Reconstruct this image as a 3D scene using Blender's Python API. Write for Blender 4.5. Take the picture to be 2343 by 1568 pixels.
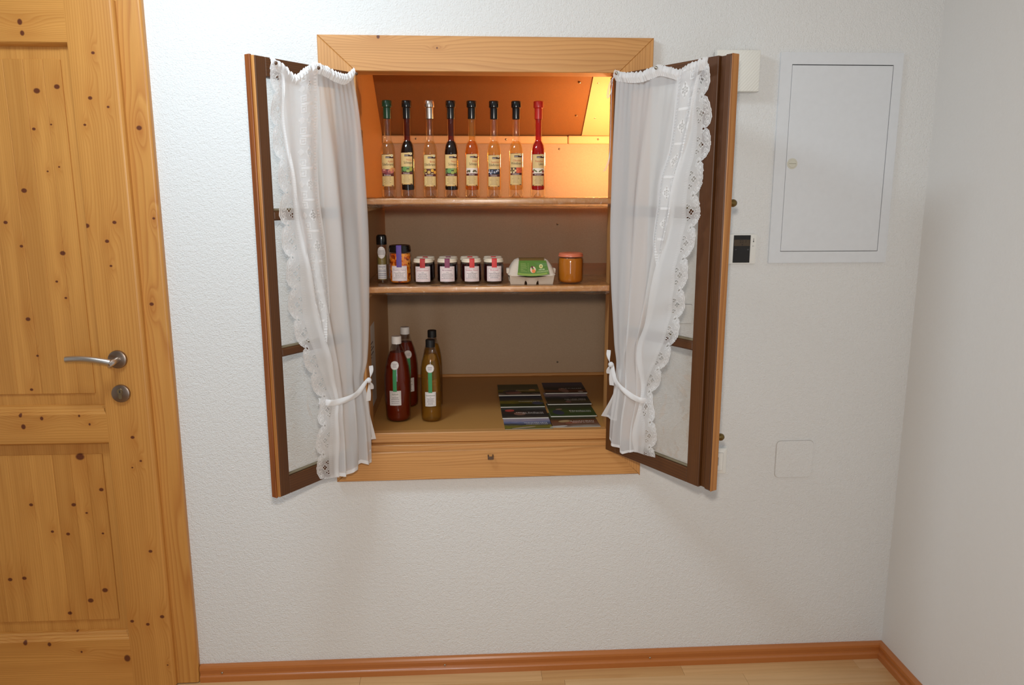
import bpy, bmesh, math, random
import numpy as np
from mathutils import Vector, Matrix

# ------------------------------------------------------------------ reset
for o in list(bpy.data.objects):
    bpy.data.objects.remove(o, do_unlink=True)
scene = bpy.context.scene
COL = scene.collection
random.seed(7)
PI = math.pi

# ------------------------------------------------------------------ camera, world, lights, exposure
CAM = Vector((-0.0548, -2.288, 1.5319))
cam_d = bpy.data.cameras.new('camera')
cam_d.sensor_fit = 'HORIZONTAL'
cam_d.sensor_width = 36.0
cam_d.lens = 36.0 * 1780.0 / 2343.0
cam_d.clip_start = 0.02
cam = bpy.data.objects.new('camera', cam_d)
COL.objects.link(cam)
cam.location = CAM
cam.rotation_euler = (Matrix.Rotation(math.radians(-3.337), 3, 'Z') @
                      Matrix.Rotation(math.radians(90 - 11.02), 3, 'X') @
                      Matrix.Rotation(math.radians(-0.035), 3, 'Z')).to_euler()
scene.camera = cam

world = bpy.data.worlds.new('daylight')
scene.world = world
world.use_nodes = True
world.node_tree.nodes['Background'].inputs[0].default_value = (0.86, 0.93, 1.0, 1)
world.node_tree.nodes['Background'].inputs[1].default_value = 1.2


def light(name, kind, loc, power, color, size=0.1, aim=None, size_y=None):
    d = bpy.data.lights.new(name, kind)
    d.energy = power
    d.color = color
    if kind == 'AREA':
        d.shape = 'RECTANGLE' if size_y else 'DISK'
        d.size = size
        if size_y:
            d.size_y = size_y
    else:
        d.shadow_soft_size = size
    o = bpy.data.objects.new(name, d)
    COL.objects.link(o)
    o.location = loc
    if aim is not None:
        o.rotation_euler = (Vector(aim) - Vector(loc)).to_track_quat('-Z', 'Y').to_euler()
    return o


# the camera's own flash, just above the lens
light('camera_flash', 'AREA', (CAM.x, CAM.y + 0.06, CAM.z + 0.12), 15, (1.0, 0.90, 0.78), 0.07, (0.05, 0, 1.35))
# cool ceiling lamp over the upper left part of the wall
light('ceiling_light', 'AREA', (-0.72, -0.72, 2.46), 25, (0.74, 0.89, 1.0), 0.60, (-0.62, -0.3, 0))

# daylight through the narrow window behind the camera
light('window_daylight', 'AREA', (-0.25, -3.585, 1.25), 12.5, (0.68, 0.84, 1.0), 0.34, (-0.25, 0, 1.25), 1.9)

vs = scene.view_settings
vs.view_transform = 'Standard'
vs.look = 'None'
vs.exposure = 0.08
vs.gamma = 1.0
vs.use_curve_mapping = False
# shorter light paths keep the render quick
scene.cycles.max_bounces = 7
scene.cycles.diffuse_bounces = 3
scene.cycles.glossy_bounces = 3
scene.cycles.transparent_max_bounces = 14
scene.cycles.caustics_reflective = False
scene.cycles.caustics_refractive = False


# ------------------------------------------------------------------ mesh helpers
def lin(c):
    c = c / 255.0
    return c / 12.92 if c <= 0.04045 else ((c + 0.055) / 1.055) ** 2.4


def rgb(r, g, b):
    return (lin(r), lin(g), lin(b), 1.0)


class MB:
    """collects polygons, builds ONE mesh object"""

    def __init__(self):
        self.v, self.f, self.m = [], [], []

    def add(self, verts, faces, mat=0):
        n = len(self.v)
        self.v += [tuple(p) for p in verts]
        for f in faces:
            self.f.append([i + n for i in f])
            self.m.append(mat)
        return self

    def box(self, x0, x1, y0, y1, z0, z1, bev=0.0, mat=0, seg=1):
        bm = bmesh.new()
        bmesh.ops.create_cube(bm, size=1)
        for p in bm.verts:
            p.co = Vector((x0 + (p.co.x + .5) * (x1 - x0), y0 + (p.co.y + .5) * (y1 - y0), z0 + (p.co.z + .5) * (z1 - z0)))
        if bev:
            bmesh.ops.bevel(bm, geom=list(bm.edges), offset=bev, segments=seg, affect='EDGES', profile=0.5)
        bm.verts.index_update()
        self.add([p.co for p in bm.verts], [[q.index for q in f.verts] for f in bm.faces], mat)
        bm.free()
        return self

    def prism(self, poly, axis, a0, a1, mat=0):
        """extrude a 2D polygon along an axis; poly in the two other axes (cyclic order)"""
        def mk(p, a):
            return {'x': (a, p[0], p[1]), 'y': (p[0], a, p[1]), 'z': (p[0], p[1], a)}[axis]
        n = len(poly)
        A = a0 if callable(a0) else (lambda p: a0)
        B = a1 if callable(a1) else (lambda p: a1)
        vs_ = [mk(p, A(p)) for p in poly] + [mk(p, B(p)) for p in poly]
        fs = [list(range(n))[::-1], list(range(n, 2 * n))]
        fs += [[i, (i + 1) % n, n + (i + 1) % n, n + i] for i in range(n)]
        return self.add(vs_, fs, mat)

    def lathe(self, prof, seg=40, c=(0, 0, 0), mat=0, axis='z', closed=False):
        vs_, fs = [], []
        n = len(prof)
        for i in range(seg):
            a = 2 * PI * i / seg
            for r, h in prof:
                x, y = r * math.cos(a), r * math.sin(a)
                if axis == 'z':
                    vs_.append((c[0] + x, c[1] + y, c[2] + h))
                elif axis == 'y':
                    vs_.append((c[0] + x, c[1] + h, c[2] + y))
                else:
                    vs_.append((c[0] + h, c[1] + x, c[2] + y))
        for i in range(seg):
            j = (i + 1) % seg
            for k in range(n - 1 if not closed else n):
                k2 = (k + 1) % n
                fs.append([i * n + k, j * n + k, j * n + k2, i * n + k2])
        return self.add(vs_, fs, mat)

    def tube(self, pts, r, seg=10, mat=0, caps=True):
        pts = [Vector(p) for p in pts]
        vs_, fs = [], []
        up = Vector((0.13, 0.21, 1)).normalized()
        for i, p in enumerate(pts):
            d = (pts[min(i + 1, len(pts) - 1)] - pts[max(i - 1, 0)]).normalized()
            a = d.cross(up)
            if a.length < 1e-3:
                a = d.cross(Vector((1, 0, 0)))
            a.normalize()
            b = d.cross(a)
            rr = r[i] if isinstance(r, (list, tuple)) else r
            for k in range(seg):
                t = 2 * PI * k / seg
                vs_.append(p + a * (rr * math.cos(t)) + b * (rr * math.sin(t)))
        for i in range(len(pts) - 1):
            for k in range(seg):
                k2 = (k + 1) % seg
                fs.append([i * seg + k, i * seg + k2, (i + 1) * seg + k2, (i + 1) * seg + k])
        if caps:
            fs.append(list(range(seg))[::-1])
            fs.append([(len(pts) - 1) * seg + k for k in range(seg)])
        return self.add(vs_, fs, mat)

    def grid(self, P, mat=0, keep=None):
        """P: array (n, m, 3)"""
        n, m = P.shape[:2]
        idx = np.arange(n * m).reshape(n, m)
        q = np.stack([idx[:-1, :-1], idx[1:, :-1], idx[1:, 1:], idx[:-1, 1:]], -1).reshape(-1, 4)
        if keep is not None:
            q = q[keep.reshape(-1)]
        return self.add(P.reshape(-1, 3).tolist(), q.tolist(), mat)

    def build(self, name, mats, parent=None, smooth=False, angle=None):
        me = bpy.data.meshes.new(name)
        me.from_pydata(self.v, [], self.f)
        if not isinstance(mats, (list, tuple)):
            mats = [mats]
        for m in mats:
            me.materials.append(m)
        if len(mats) > 1:
            me.polygons.foreach_set('material_index', self.m)
        bm = bmesh.new()
        bm.from_mesh(me)
        bmesh.ops.recalc_face_normals(bm, faces=bm.faces)
        bm.to_mesh(me)
        bm.free()
        if smooth or angle:
            me.polygons.foreach_set('use_smooth', [True] * len(me.polygons))
            if angle:
                me.set_sharp_from_angle(angle=math.radians(angle))
        me.update()
        o = bpy.data.objects.new(name, me)
        COL.objects.link(o)
        if parent is not None:
            o.parent = parent
        return o


def tag(o, label=None, cat=None, group=None, kind=None):
    if label:
        o['label'] = label
    if cat:
        o['category'] = cat
    if group:
        o['group'] = group
    if kind:
        o['kind'] = kind
    return o


def empty(name, loc=(0, 0, 0), rz=0.0, **kw):
    o = bpy.data.objects.new(name, None)
    o.empty_display_size = 0.05
    COL.objects.link(o)
    o.location = loc
    o.rotation_euler = (0, 0, rz)
    return tag(o, **kw)


def rrect(x0, x1, z0, z1, r, n=6):
    pts = []
    for cx, cz, a0 in ((x1 - r, z0 + r, -PI / 2), (x1 - r, z1 - r, 0), (x0 + r, z1 - r, PI / 2), (x0 + r, z0 + r, PI)):
        for k in range(n + 1):
            a = a0 + PI / 2 * k / n
            pts.append((cx + r * math.cos(a), cz + r * math.sin(a)))
    return pts


# ------------------------------------------------------------------ materials
def new_mat(name):
    m = bpy.data.materials.new(name)
    m.use_nodes = True
    nt = m.node_tree
    nt.nodes.clear()
    out = nt.nodes.new('ShaderNodeOutputMaterial')
    return m, nt, out


def N(nt, t, **kw):
    n = nt.nodes.new('ShaderNode' + t)
    for k, v in kw.items():
        setattr(n, k, v)
    return n


def math_(nt, op, a, b=None, c=None, clamp=False):
    n = nt.nodes.new('ShaderNodeMath')
    n.operation = op
    n.use_clamp = clamp
    for i, x in enumerate((a, b, c)):
        if x is None:
            continue
        if isinstance(x, (int, float)):
            n.inputs[i].default_value = x
        else:
            nt.links.new(x, n.inputs[i])
    return n.outputs[0]


def mix_(nt, fac, a, b, blend='MIX'):
    n = nt.nodes.new('ShaderNodeMix')
    n.data_type = 'RGBA'
    n.blend_type = blend
    for s, x in ((n.inputs[0], fac), (n.inputs[6], a), (n.inputs[7], b)):
        if isinstance(x, (int, float)):
            s.default_value = x
        elif isinstance(x, tuple):
            s.default_value = x
        else:
            nt.links.new(x, s)
    return n.outputs[2]


def principled(nt, out, col=None, rough=0.5, metal=0.0, coat=0.0, spec=0.5, normal=None, trans=0.0, coat_rough=0.05):
    b = N(nt, 'BsdfPrincipled')
    if isinstance(col, tuple):
        b.inputs['Base Color'].default_value = col
    elif col is not None:
        nt.links.new(col, b.inputs['Base Color'])
    if isinstance(rough, (int, float)):
        b.inputs['Roughness'].default_value = rough
    else:
        nt.links.new(rough, b.inputs['Roughness'])
    b.inputs['Metallic'].default_value = metal
    b.inputs['Coat Weight'].default_value = coat
    b.inputs['Coat Roughness'].default_value = coat_rough
    b.inputs['Specular IOR Level'].default_value = spec
    b.inputs['Transmission Weight'].default_value = trans
    if normal is not None:
        nt.links.new(normal, b.inputs['Normal'])
    if out is not None:
        nt.links.new(b.outputs[0], out.inputs[0])
    return b


def bump_(nt, h, strength=0.3, dist=0.002):
    b = N(nt, 'Bump')
    b.inputs['Strength'].default_value = strength
    b.inputs['Distance'].default_value = dist
    nt.links.new(h, b.inputs['Height'])
    return b.outputs[0]


def noise_(nt, vec, scale, detail=2.0, rough=0.5, dist=0.0):
    n = N(nt, 'TexNoise')
    n.inputs['Scale'].default_value = scale
    n.inputs['Detail'].default_value = detail
    n.inputs['Roughness'].default_value = rough
    n.inputs['Distortion'].default_value = dist
    if vec is not None:
        nt.links.new(vec, n.inputs['Vector'])
    return n.outputs[0]


def objco(nt):
    return N(nt, 'TexCoord').outputs['Object']


def plain(name, col, rough=0.5, **kw):
    m, nt, out = new_mat(name)
    c = objco(nt)
    n = noise_(nt, c, 60, 3)
    dark = tuple(x * 0.93 for x in col[:3]) + (1,)
    k = mix_(nt, n, dark, col)
    principled(nt, out, k, rough, **kw)
    return m


def paint_white(name, col, bump_s, scale, rough=0.85):
    m, nt, out = new_mat(name)
    c = objco(nt)
    n1 = noise_(nt, c, scale, 3, 0.5, 0.25)
    n2 = noise_(nt, c, scale * 0.37, 2)
    n3 = noise_(nt, c, 1.4, 2)
    h = math_(nt, 'ADD', n1, math_(nt, 'MULTIPLY', n2, 0.8))
    k = mix_(nt, n3, tuple(x * 0.965 for x in col[:3]) + (1,), col)
    principled(nt, out, k, rough, spec=0.25, normal=bump_(nt, h, bump_s, 0.004))
    return m


# ---- wood
def knot_group():
    g = bpy.data.node_groups.new('knot', 'ShaderNodeTree')
    for s in ('U', 'V', 'KU', 'KV', 'KR', 'Ring', 'Mask', 'Halo'):
        g.interface.new_socket(s, in_out='INPUT', socket_type='NodeSocketFloat')
    for s in ('Ring', 'Mask', 'Halo'):
        g.interface.new_socket(s, in_out='OUTPUT', socket_type='NodeSocketFloat')
    i = g.nodes.new('NodeGroupInput')
    o = g.nodes.new('NodeGroupOutput')
    I = i.outputs
    du = math_(g, 'DIVIDE', math_(g, 'SUBTRACT', I['U'], I['KU']), I['KR'])
    dv = math_(g, 'DIVIDE', math_(g, 'SUBTRACT', I['V'], I['KV']), I['KR'])
    d2 = math_(g, 'ADD', math_(g, 'MULTIPLY', du, du), math_(g, 'MULTIPLY', math_(g, 'MULTIPLY', dv, dv), 1.5))
    d2b = math_(g, 'ADD', math_(g, 'MULTIPLY', du, du), math_(g, 'MULTIPLY', math_(g, 'MULTIPLY', dv, dv), 0.12))
    e = math_(g, 'POWER', 2.718, math_(g, 'MULTIPLY', d2b, -0.11))
    mk = math_(g, 'SUBTRACT', 1.35, math_(g, 'SQRT', d2))
    mk = math_(g, 'MULTIPLY', mk, 2.2, clamp=True)
    g.links.new(math_(g, 'ADD', I['Ring'], math_(g, 'MULTIPLY', e, 2.2)), o.inputs['Ring'])
    g.links.new(math_(g, 'MAXIMUM', I['Mask'], mk), o.inputs['Mask'])
    g.links.new(math_(g, 'MAXIMUM', I['Halo'], e), o.inputs['Halo'])
    return g


KNOT = knot_group()


def wood(name, along, light_c, mid_c, dark_c, knots=(), freq=190.0, amp=5.0, rough=0.42, coat=0.15, tone=0.35,
         knot_c=rgb(98, 46, 18), wave=0.75, cross='z', spread=0.6):
    """pine: grain runs along axis `along`; knots in the object's own coordinates (u across, v along)"""
    m, nt, out = new_mat(name)
    co = objco(nt)
    sep = N(nt, 'SeparateXYZ')
    nt.links.new(co, sep.inputs[0])
    X, Y, Z = sep.outputs
    v = {'x': X, 'y': Y, 'z': Z}[along]
    if along == 'x':
        u, w = Z, Y
    elif along == 'z':
        u, w = X, Y
    else:
        u, w = X, Z
    info = N(nt, 'ObjectInfo')
    rnd = info.outputs['Random']
    off = math_(nt, 'MULTIPLY', rnd, 17.3)
    cmb = N(nt, 'CombineXYZ')
    nt.links.new(math_(nt, 'ADD', math_(nt, 'MULTIPLY', u, 9.0), off), cmb.inputs[0])
    nt.links.new(math_(nt, 'ADD', math_(nt, 'MULTIPLY', v, wave), math_(nt, 'MULTIPLY', off, 0.7)), cmb.inputs[1])
    nt.links.new(math_(nt, 'MULTIPLY', w, 9.0), cmb.inputs[2])
    low = noise_(nt, cmb.outputs[0], 1.0, 2.0, 0.45)
    ring = math_(nt, 'ADD', math_(nt, 'MULTIPLY', math_(nt, 'ADD', u, math_(nt, 'MULTIPLY', w, spread)), freq), math_(nt, 'MULTIPLY', low, amp * 4))
    mask = halo = 0.0
    for ku, kv, kr in knots:
        g = N(nt, 'Group')
        g.node_tree = KNOT
        nt.links.new(u, g.inputs['U'])
        nt.links.new(v, g.inputs['V'])
        g.inputs['KU'].default_value = ku
        g.inputs['KV'].default_value = kv
        g.inputs['KR'].default_value = kr * 1.2
        for s, x in (('Ring', ring), ('Mask', mask), ('Halo', halo)):
            if isinstance(x, float):
                g.inputs[s].default_value = x
            else:
                nt.links.new(x, g.inputs[s])
        ring, mask, halo = g.outputs['Ring'], g.outputs['Mask'], g.outputs['Halo']
    fr = math_(nt, 'FRACT', ring)
    ramp = N(nt, 'ValToRGB')
    nt.links.new(fr, ramp.inputs[0])
    cr = ramp.color_ramp
    cr.elements[0].position = 0.0
    cr.elements[0].color = light_c
    cr.elements[1].position = 1.0
    cr.elements[1].color = light_c
    for p, c in ((0.5, mid_c), (0.82, dark_c)):
        e = cr.elements.new(p)
        e.color = c
    cmb2 = N(nt, 'CombineXYZ')
    nt.links.new(math_(nt, 'MULTIPLY', u, 420.0), cmb2.inputs[0])
    nt.links.new(math_(nt, 'MULTIPLY', v, 9.0), cmb2.inputs[1])
    nt.links.new(math_(nt, 'MULTIPLY', w, 420.0), cmb2.inputs[2])
    fib = noise_(nt, cmb2.outputs[0], 1.0, 3, 0.6)
    cmb3 = N(nt, 'CombineXYZ')
    nt.links.new(math_(nt, 'ADD', math_(nt, 'MULTIPLY', u, 30.0), off), cmb3.inputs[0])
    nt.links.new(math_(nt, 'MULTIPLY', v, 1.3), cmb3.inputs[1])
    nt.links.new(math_(nt, 'MULTIPLY', w, 30.0), cmb3.inputs[2])
    big = noise_(nt, cmb3.outputs[0], 1.0, 2)
    lt = tuple(min(1, x * 1.12) for x in light_c[:3]) + (1,)
    stripe = mix_(nt, math_(nt, 'MULTIPLY', math_(nt, 'SUBTRACT', big, .35), 3.3, clamp=True), tuple(x * .9 for x in mid_c[:3]) + (1,), lt)
    col = mix_(nt, min(.75, tone * 1.2), ramp.outputs[0], stripe)
    dk = tuple(x * 0.78 for x in mid_c[:3]) + (1,)
    col = mix_(nt, math_(nt, 'MULTIPLY', math_(nt, 'SUBTRACT', fib, 0.42), 0.9, clamp=True), col, dk)
    # board to board variation
    col = mix_(nt, math_(nt, 'MULTIPLY', rnd, tone * 0.5), col, dk)
    if knots:
        col = mix_(nt, math_(nt, 'MULTIPLY', halo, 0.45, clamp=True), col, dark_c)
        col = mix_(nt, mask, col, knot_c)
    principled(nt, out, col, rough, coat=coat, coat_rough=0.25, normal=bump_(nt, fib, 0.08, 0.001))
    return m


def mdf(name, c1, c2, rough=0.6, spec=0.35):
    m, nt, out = new_mat(name)
    c = objco(nt)
    n = noise_(nt, c, 260, 4, 0.7)
    n2 = noise_(nt, c, 5, 3)
    k = mix_(nt, n, c1, c2)
    k = mix_(nt, math_(nt, 'MULTIPLY', n2, 0.35), k, c1)
    principled(nt, out, k, rough, spec=spec, normal=bump_(nt, n, 0.05, 0.0006))
    return m


def schlick(nt, normal=None):
    lw = N(nt, 'LayerWeight')
    lw.inputs['Blend'].default_value = 0.5
    if normal is not None:
        nt.links.new(normal, lw.inputs['Normal'])
    return math_(nt, 'ADD', 0.04, math_(nt, 'MULTIPLY', math_(nt, 'POWER', lw.outputs['Facing'], 5.0), 0.9))


def thin_glass(name, tint=(1, 1, 1, 1), refl=1.0, wob=0.0, rim=0.0, rough=0.02):
    """clear wall of glass or film: sees through, mirrors by Fresnel"""
    m, nt, out = new_mat(name)
    tr = N(nt, 'BsdfTransparent')
    tr.inputs[0].default_value = tint
    gl = N(nt, 'BsdfGlossy')
    gl.inputs['Roughness'].default_value = rough
    b = None
    if wob:
        c = objco(nt)
        n = noise_(nt, c, 9, 2, 0.5, 1.5)
        b = bump_(nt, n, 0.6, wob)
        nt.links.new(b, gl.inputs['Normal'])
    fr = schlick(nt, None)
    if rim:
        lw = N(nt, 'LayerWeight')
        lw.inputs['Blend'].default_value = 0.3
        edge = mix_(nt, math_(nt, 'POWER', lw.outputs['Facing'], 3.0), tint, tuple(x * (1 - rim) for x in tint[:3]) + (1,))
        nt.links.new(edge, tr.inputs[0])
    mx = N(nt, 'MixShader')
    nt.links.new(math_(nt, 'MULTIPLY', fr, refl, clamp=True), mx.inputs[0])
    nt.links.new(tr.outputs[0], mx.inputs[1])
    nt.links.new(gl.outputs[0], mx.inputs[2])
    nt.links.new(mx.outputs[0], out.inputs[0])
    return m


def liquid(name, tint, body, opaque=0.3):
    """tinted drink: partly see-through, partly scattering"""
    m, nt, out = new_mat(name)
    tr = N(nt, 'BsdfTransparent')
    tr.inputs[0].default_value = tint
    b = principled(nt, None, body, 0.3, spec=0.1)
    mx = N(nt, 'MixShader')
    mx.inputs[0].default_value = opaque
    nt.links.new(tr.outputs[0], mx.inputs[1])
    nt.links.new(b.outputs[0], mx.inputs[2])
    nt.links.new(mx.outputs[0], out.inputs[0])
    return m


def fabric(name, base=0.62, col=(0.93, 0.93, 0.94, 1)):
    """white voile; the mesh attribute `thread` (0 sheer .. 1 embroidered) sets how dense the weave is"""
    m, nt, out = new_mat(name)
    at = N(nt, 'Attribute')
    at.attribute_name = 'thread'
    t = at.outputs['Fac']
    c = objco(nt)
    weave = noise_(nt, c, 900, 2)
    dif = N(nt, 'BsdfDiffuse')
    dif.inputs[0].default_value = col
    trl = N(nt, 'BsdfTranslucent')
    trl.inputs[0].default_value = col
    bn = bump_(nt, math_(nt, 'ADD', t, math_(nt, 'MULTIPLY', weave, 0.25)), 0.5, 0.0012)
    nt.links.new(bn, dif.inputs['Normal'])
    cloth = N(nt, 'MixShader')
    cloth.inputs[0].default_value = 0.33
    nt.links.new(dif.outputs[0], cloth.inputs[1])
    nt.links.new(trl.outputs[0], cloth.inputs[2])
    tr = N(nt, 'BsdfTransparent')
    mx = N(nt, 'MixShader')
    dens = math_(nt, 'ADD', base, math_(nt, 'MULTIPLY', t, 1.0 - base), clamp=True)
    nt.links.new(dens, mx.inputs[0])
    nt.links.new(tr.outputs[0], mx.inputs[1])
    nt.links.new(cloth.outputs[0], mx.inputs[2])
    nt.links.new(mx.outputs[0], out.inputs[0])
    return m


def steel(name, col, rough):
    m, nt, out = new_mat(name)
    c = objco(nt)
    n = noise_(nt, c, 300, 2)
    principled(nt, out, col, math_(nt, 'ADD', math_(nt, 'MULTIPLY', n, 0.02), rough), metal=1.0)
    return m


WALL = paint_white('white_stucco', rgb(230, 230, 229), 0.6, 250)
WALL_S = paint_white('smooth_white_paint', rgb(230, 229, 227), 0.16, 120)
WHITE = plain('white_plastic', rgb(238, 237, 232), 0.35)
METALW = plain('white_powder_coat', rgb(226, 229, 233), 0.4)
PINE_L, PINE_M, PINE_D = rgb(207, 148, 74), rgb(198, 135, 62), rgb(178, 111, 43)
CAS_L, CAS_M, CAS_D = rgb(208, 152, 90), rgb(202, 144, 82), rgb(174, 112, 54)
PINE = wood('pine_stave', 'z', PINE_L, PINE_M, PINE_D)
CASING_X = wood('pine_casing_across', 'x', CAS_L, CAS_M, CAS_D, freq=95, amp=3.2, wave=1.2, knots=[(1.919, -0.129, .002), (1.947, -0.289, .004)])
CASING_Z = wood('pine_casing_up', 'z', CAS_L, CAS_M, CAS_D, freq=110, amp=2.5)
BROWN = wood('dark_brown_stain_up', 'z', rgb(98, 57, 20), rgb(83, 46, 13), rgb(58, 31, 7), freq=160, amp=3, rough=0.5, coat=0.0)
BROWN_X = wood('dark_brown_stain_across', 'x', rgb(98, 57, 20), rgb(83, 46, 13), rgb(58, 31, 7), freq=160, amp=3, rough=0.5, coat=0.0)
EDGE = wood('bare_pine_edge', 'z', rgb(196, 138, 74), rgb(180, 116, 50), rgb(148, 84, 28), freq=90, amp=2)
EDGE_O = wood('orange_pine_edge', 'z', rgb(150, 84, 34), rgb(132, 68, 24), rgb(104, 48, 14), freq=90, amp=2)
BASEB = plain('orange_brown_skirting', rgb(186, 112, 54), 0.3, coat=0.3)
MDF_BACK = mdf('chipboard_back', rgb(172, 142, 112), rgb(198, 168, 136))
MDF_SLOPE = mdf('hardboard_slope', rgb(122, 80, 42), rgb(146, 98, 54))
MDF_FLOOR = mdf('hardboard_floor', rgb(172, 122, 62), rgb(192, 140, 76), 0.5)
MDF_SIDE = mdf('chipboard_side', rgb(190, 140, 84), rgb(206, 156, 98), 0.45)
PLY = mdf('pale_plywood', rgb(214, 172, 120), rgb(224, 184, 134))
SHELF_W = wood('varnished_shelf', 'x', rgb(214, 150, 84), rgb(206, 138, 70), rgb(186, 114, 50), freq=70, amp=2, rough=0.3, coat=0.5)
GLASS = thin_glass('old_window_glass', (0.985, 0.985, 0.98, 1), 2.0, 0.012)
FILM = None
STEEL = steel('brushed_steel', rgb(206, 202, 198), 0.3)
STEEL_D = steel('satin_steel', rgb(150, 132, 118), 0.3)
BRASS = steel('dull_brass', rgb(126, 106, 66), 0.35)
IRON = plain('rusty_iron', rgb(92, 66, 46), 0.5)
SCREW = steel('zinc_screw', rgb(176, 172, 160), 0.3)
BLACK = plain('black_gloss', rgb(14, 14, 15), 0.18)
DARKGAP = plain('dark_gap', rgb(40, 40, 42), 0.8)
VOILE = fabric('white_voile', 0.66)
LACE = fabric('white_lace', 0.42)
RIBBON = fabric('white_ribbon', 0.9)


def film_mat():
    m, nt, out = new_mat('clear_plastic_film')
    c = objco(nt)
    n = noise_(nt, c, 55, 4, 0.65, 1.2)
    b = bump_(nt, n, 1.0, 0.009)
    tr = N(nt, 'BsdfTransparent')
    tr.inputs[0].default_value = (0.98, 0.975, 0.965, 1)
    gl = N(nt, 'BsdfGlossy')
    gl.inputs['Roughness'].default_value = 0.13
    nt.links.new(b, gl.inputs['Normal'])
    fr = math_(nt, 'MULTIPLY', schlick(nt, b), 2.2, clamp=True)
    mx = N(nt, 'MixShader')
    nt.links.new(fr, mx.inputs[0])
    nt.links.new(tr.outputs[0], mx.inputs[1])
    nt.links.new(gl.outputs[0], mx.inputs[2])
    nt.links.new(mx.outputs[0], out.inputs[0])
    return m


FILM = film_mat()

# ------------------------------------------------------------------ room shell
ROOM_L, ROOM_R, CEIL, FRONT = -2.6, 1.316, 2.52, -3.6
OX0, OX1, OZ0, OZ1 = -0.40, 0.40, 0.72, 1.90          # hole of the niche behind the casing
m = MB()
for x0, x1, z0, z1 in ((ROOM_L, OX0, 0, CEIL), (OX1, ROOM_R, 0, CEIL), (OX0, OX1, 0, OZ0), (OX0, OX1, OZ1, CEIL)):
    m.add([(x0, 0, z0), (x1, 0, z0), (x1, 0, z1), (x0, 0, z1)], [[0, 1, 2, 3]])
for a, b in (((OX0, OZ0), (OX1, OZ0)), ((OX1, OZ0), (OX1, OZ1)), ((OX1, OZ1), (OX0, OZ1)), ((OX0, OZ1), (OX0, OZ0))):
    m.add([(a[0], 0, a[1]), (b[0], 0, b[1]), (b[0], .03, b[1]), (a[0], .03, a[1])], [[0, 1, 2, 3]])
tag(m.build('wall_back', WALL), 'white textured plaster wall around the niche', 'wall', kind='structure')
m = MB().box(ROOM_R, ROOM_R + .1, FRONT, 0.1, -0.02, CEIL)
tag(m.build('wall_right', WALL_S), 'smooth white wall meeting the niche wall in a corner', 'wall', kind='structure')
m = MB().box(ROOM_L - .1, ROOM_L, FRONT, 0.1, -0.02, CEIL)
tag(m.build('wall_left', WALL_S), 'white side wall beyond the pine door', 'wall', kind='structure')
m = MB().box(ROOM_L - .1, ROOM_R + .1, FRONT, 0.1, CEIL, CEIL + .1)
tag(m.build('ceiling', WALL_S), 'plain white ceiling over the room', 'ceiling', kind='structure')

m = MB()
WX0, WX1, WZ0, WZ1 = -0.46, -0.04, 0.28, 2.22
for x0, x1, z0, z1 in ((ROOM_L, WX0, 0, CEIL), (WX1, ROOM_R, 0, CEIL), (WX0, WX1, 0, WZ0), (WX0, WX1, WZ1, CEIL)):
    m.box(x0, x1, FRONT - .1, FRONT, z0, z1)
tag(m.build('wall_front', WALL_S), 'white wall behind the photographer with a narrow window', 'wall', kind='structure')
m = MB()
for x0, x1, z0, z1 in ((WX0, WX0 + .03, WZ0, WZ1), (WX1 - .03, WX1, WZ0, WZ1), (WX0 + .03, WX1 - .03, WZ0, WZ0 + .03), (WX0 + .03, WX1 - .03, WZ1 - .03, WZ1)):
    m.box(x0, x1, FRONT - .07, FRONT - .03, z0, z1, .003)
w1 = tag(m.build('window_1', WHITE), 'narrow tall window with white frame behind the photographer', 'window', kind='structure')
# ceiling lamp body
cl = tag(empty('ceiling_lamp', (-0.72, -0.72, 2.466)), 'round white ceiling lamp above the open sash', 'lamp')
MB().lathe([(0, .053), (.32, .053), (.325, .048), (.325, .004), (.315, 0), (.312, .003), (0, .006)], 40).build('housing', WHITE, cl, angle=40)

# floor: slab with beech strips as pieces
SLAB = plain('beech_floor_base', rgb(196, 152, 104), 0.4)
floor = MB().box(ROOM_L, ROOM_R, FRONT, 0.0, -0.03, -0.0031).build('floor', SLAB)
tag(floor, 'light beech strip parquet floor', 'floor', kind='structure')
PLANKS = [wood('beech_strip_%d' % i, 'x', a, b, c, freq=60, amp=1.5, rough=0.35, coat=0.3, tone=0.25) for i, (a, b, c) in enumerate((
    (rgb(222, 180, 128), rgb(216, 172, 120), rgb(208, 162, 110)), (rgb(212, 166, 112), rgb(206, 158, 104), rgb(196, 146, 92)),
    (rgb(194, 144, 96), rgb(186, 134, 86), rgb(172, 118, 72)), (rgb(228, 190, 142), rgb(222, 182, 134), rgb(212, 170, 120))))]
plank_meshes = {}
rnd = random.Random(3)
RW = 0.070
for row in range(20):
    y1 = -row * RW
    x = ROOM_L + rnd.uniform(-.3, 0)
    while x < ROOM_R:
        L = rnd.choice((0.34, 0.46, 0.58))
        a, b = max(x, ROOM_L), min(x + L, ROOM_R)
        x += L
        if b < -1.45 or b - a < .02:
            continue
        mi = rnd.choice((0, 0, 1, 1, 2, 3))
        key = (round(b - a, 3), mi)
        if key not in plank_meshes:
            o = MB().box(0.0003, b - a - 0.0003, 0.0003, RW - 0.0003, 0, 0.003, 0.0003).build('floor_strip', PLANKS[mi], floor)
            plank_meshes[key] = o.data
        else:
            o = bpy.data.objects.new('floor_strip', plank_meshes[key])
            COL.objects.link(o)
            o.parent = floor
        o.location = (a, y1 - RW, -0.003)

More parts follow.
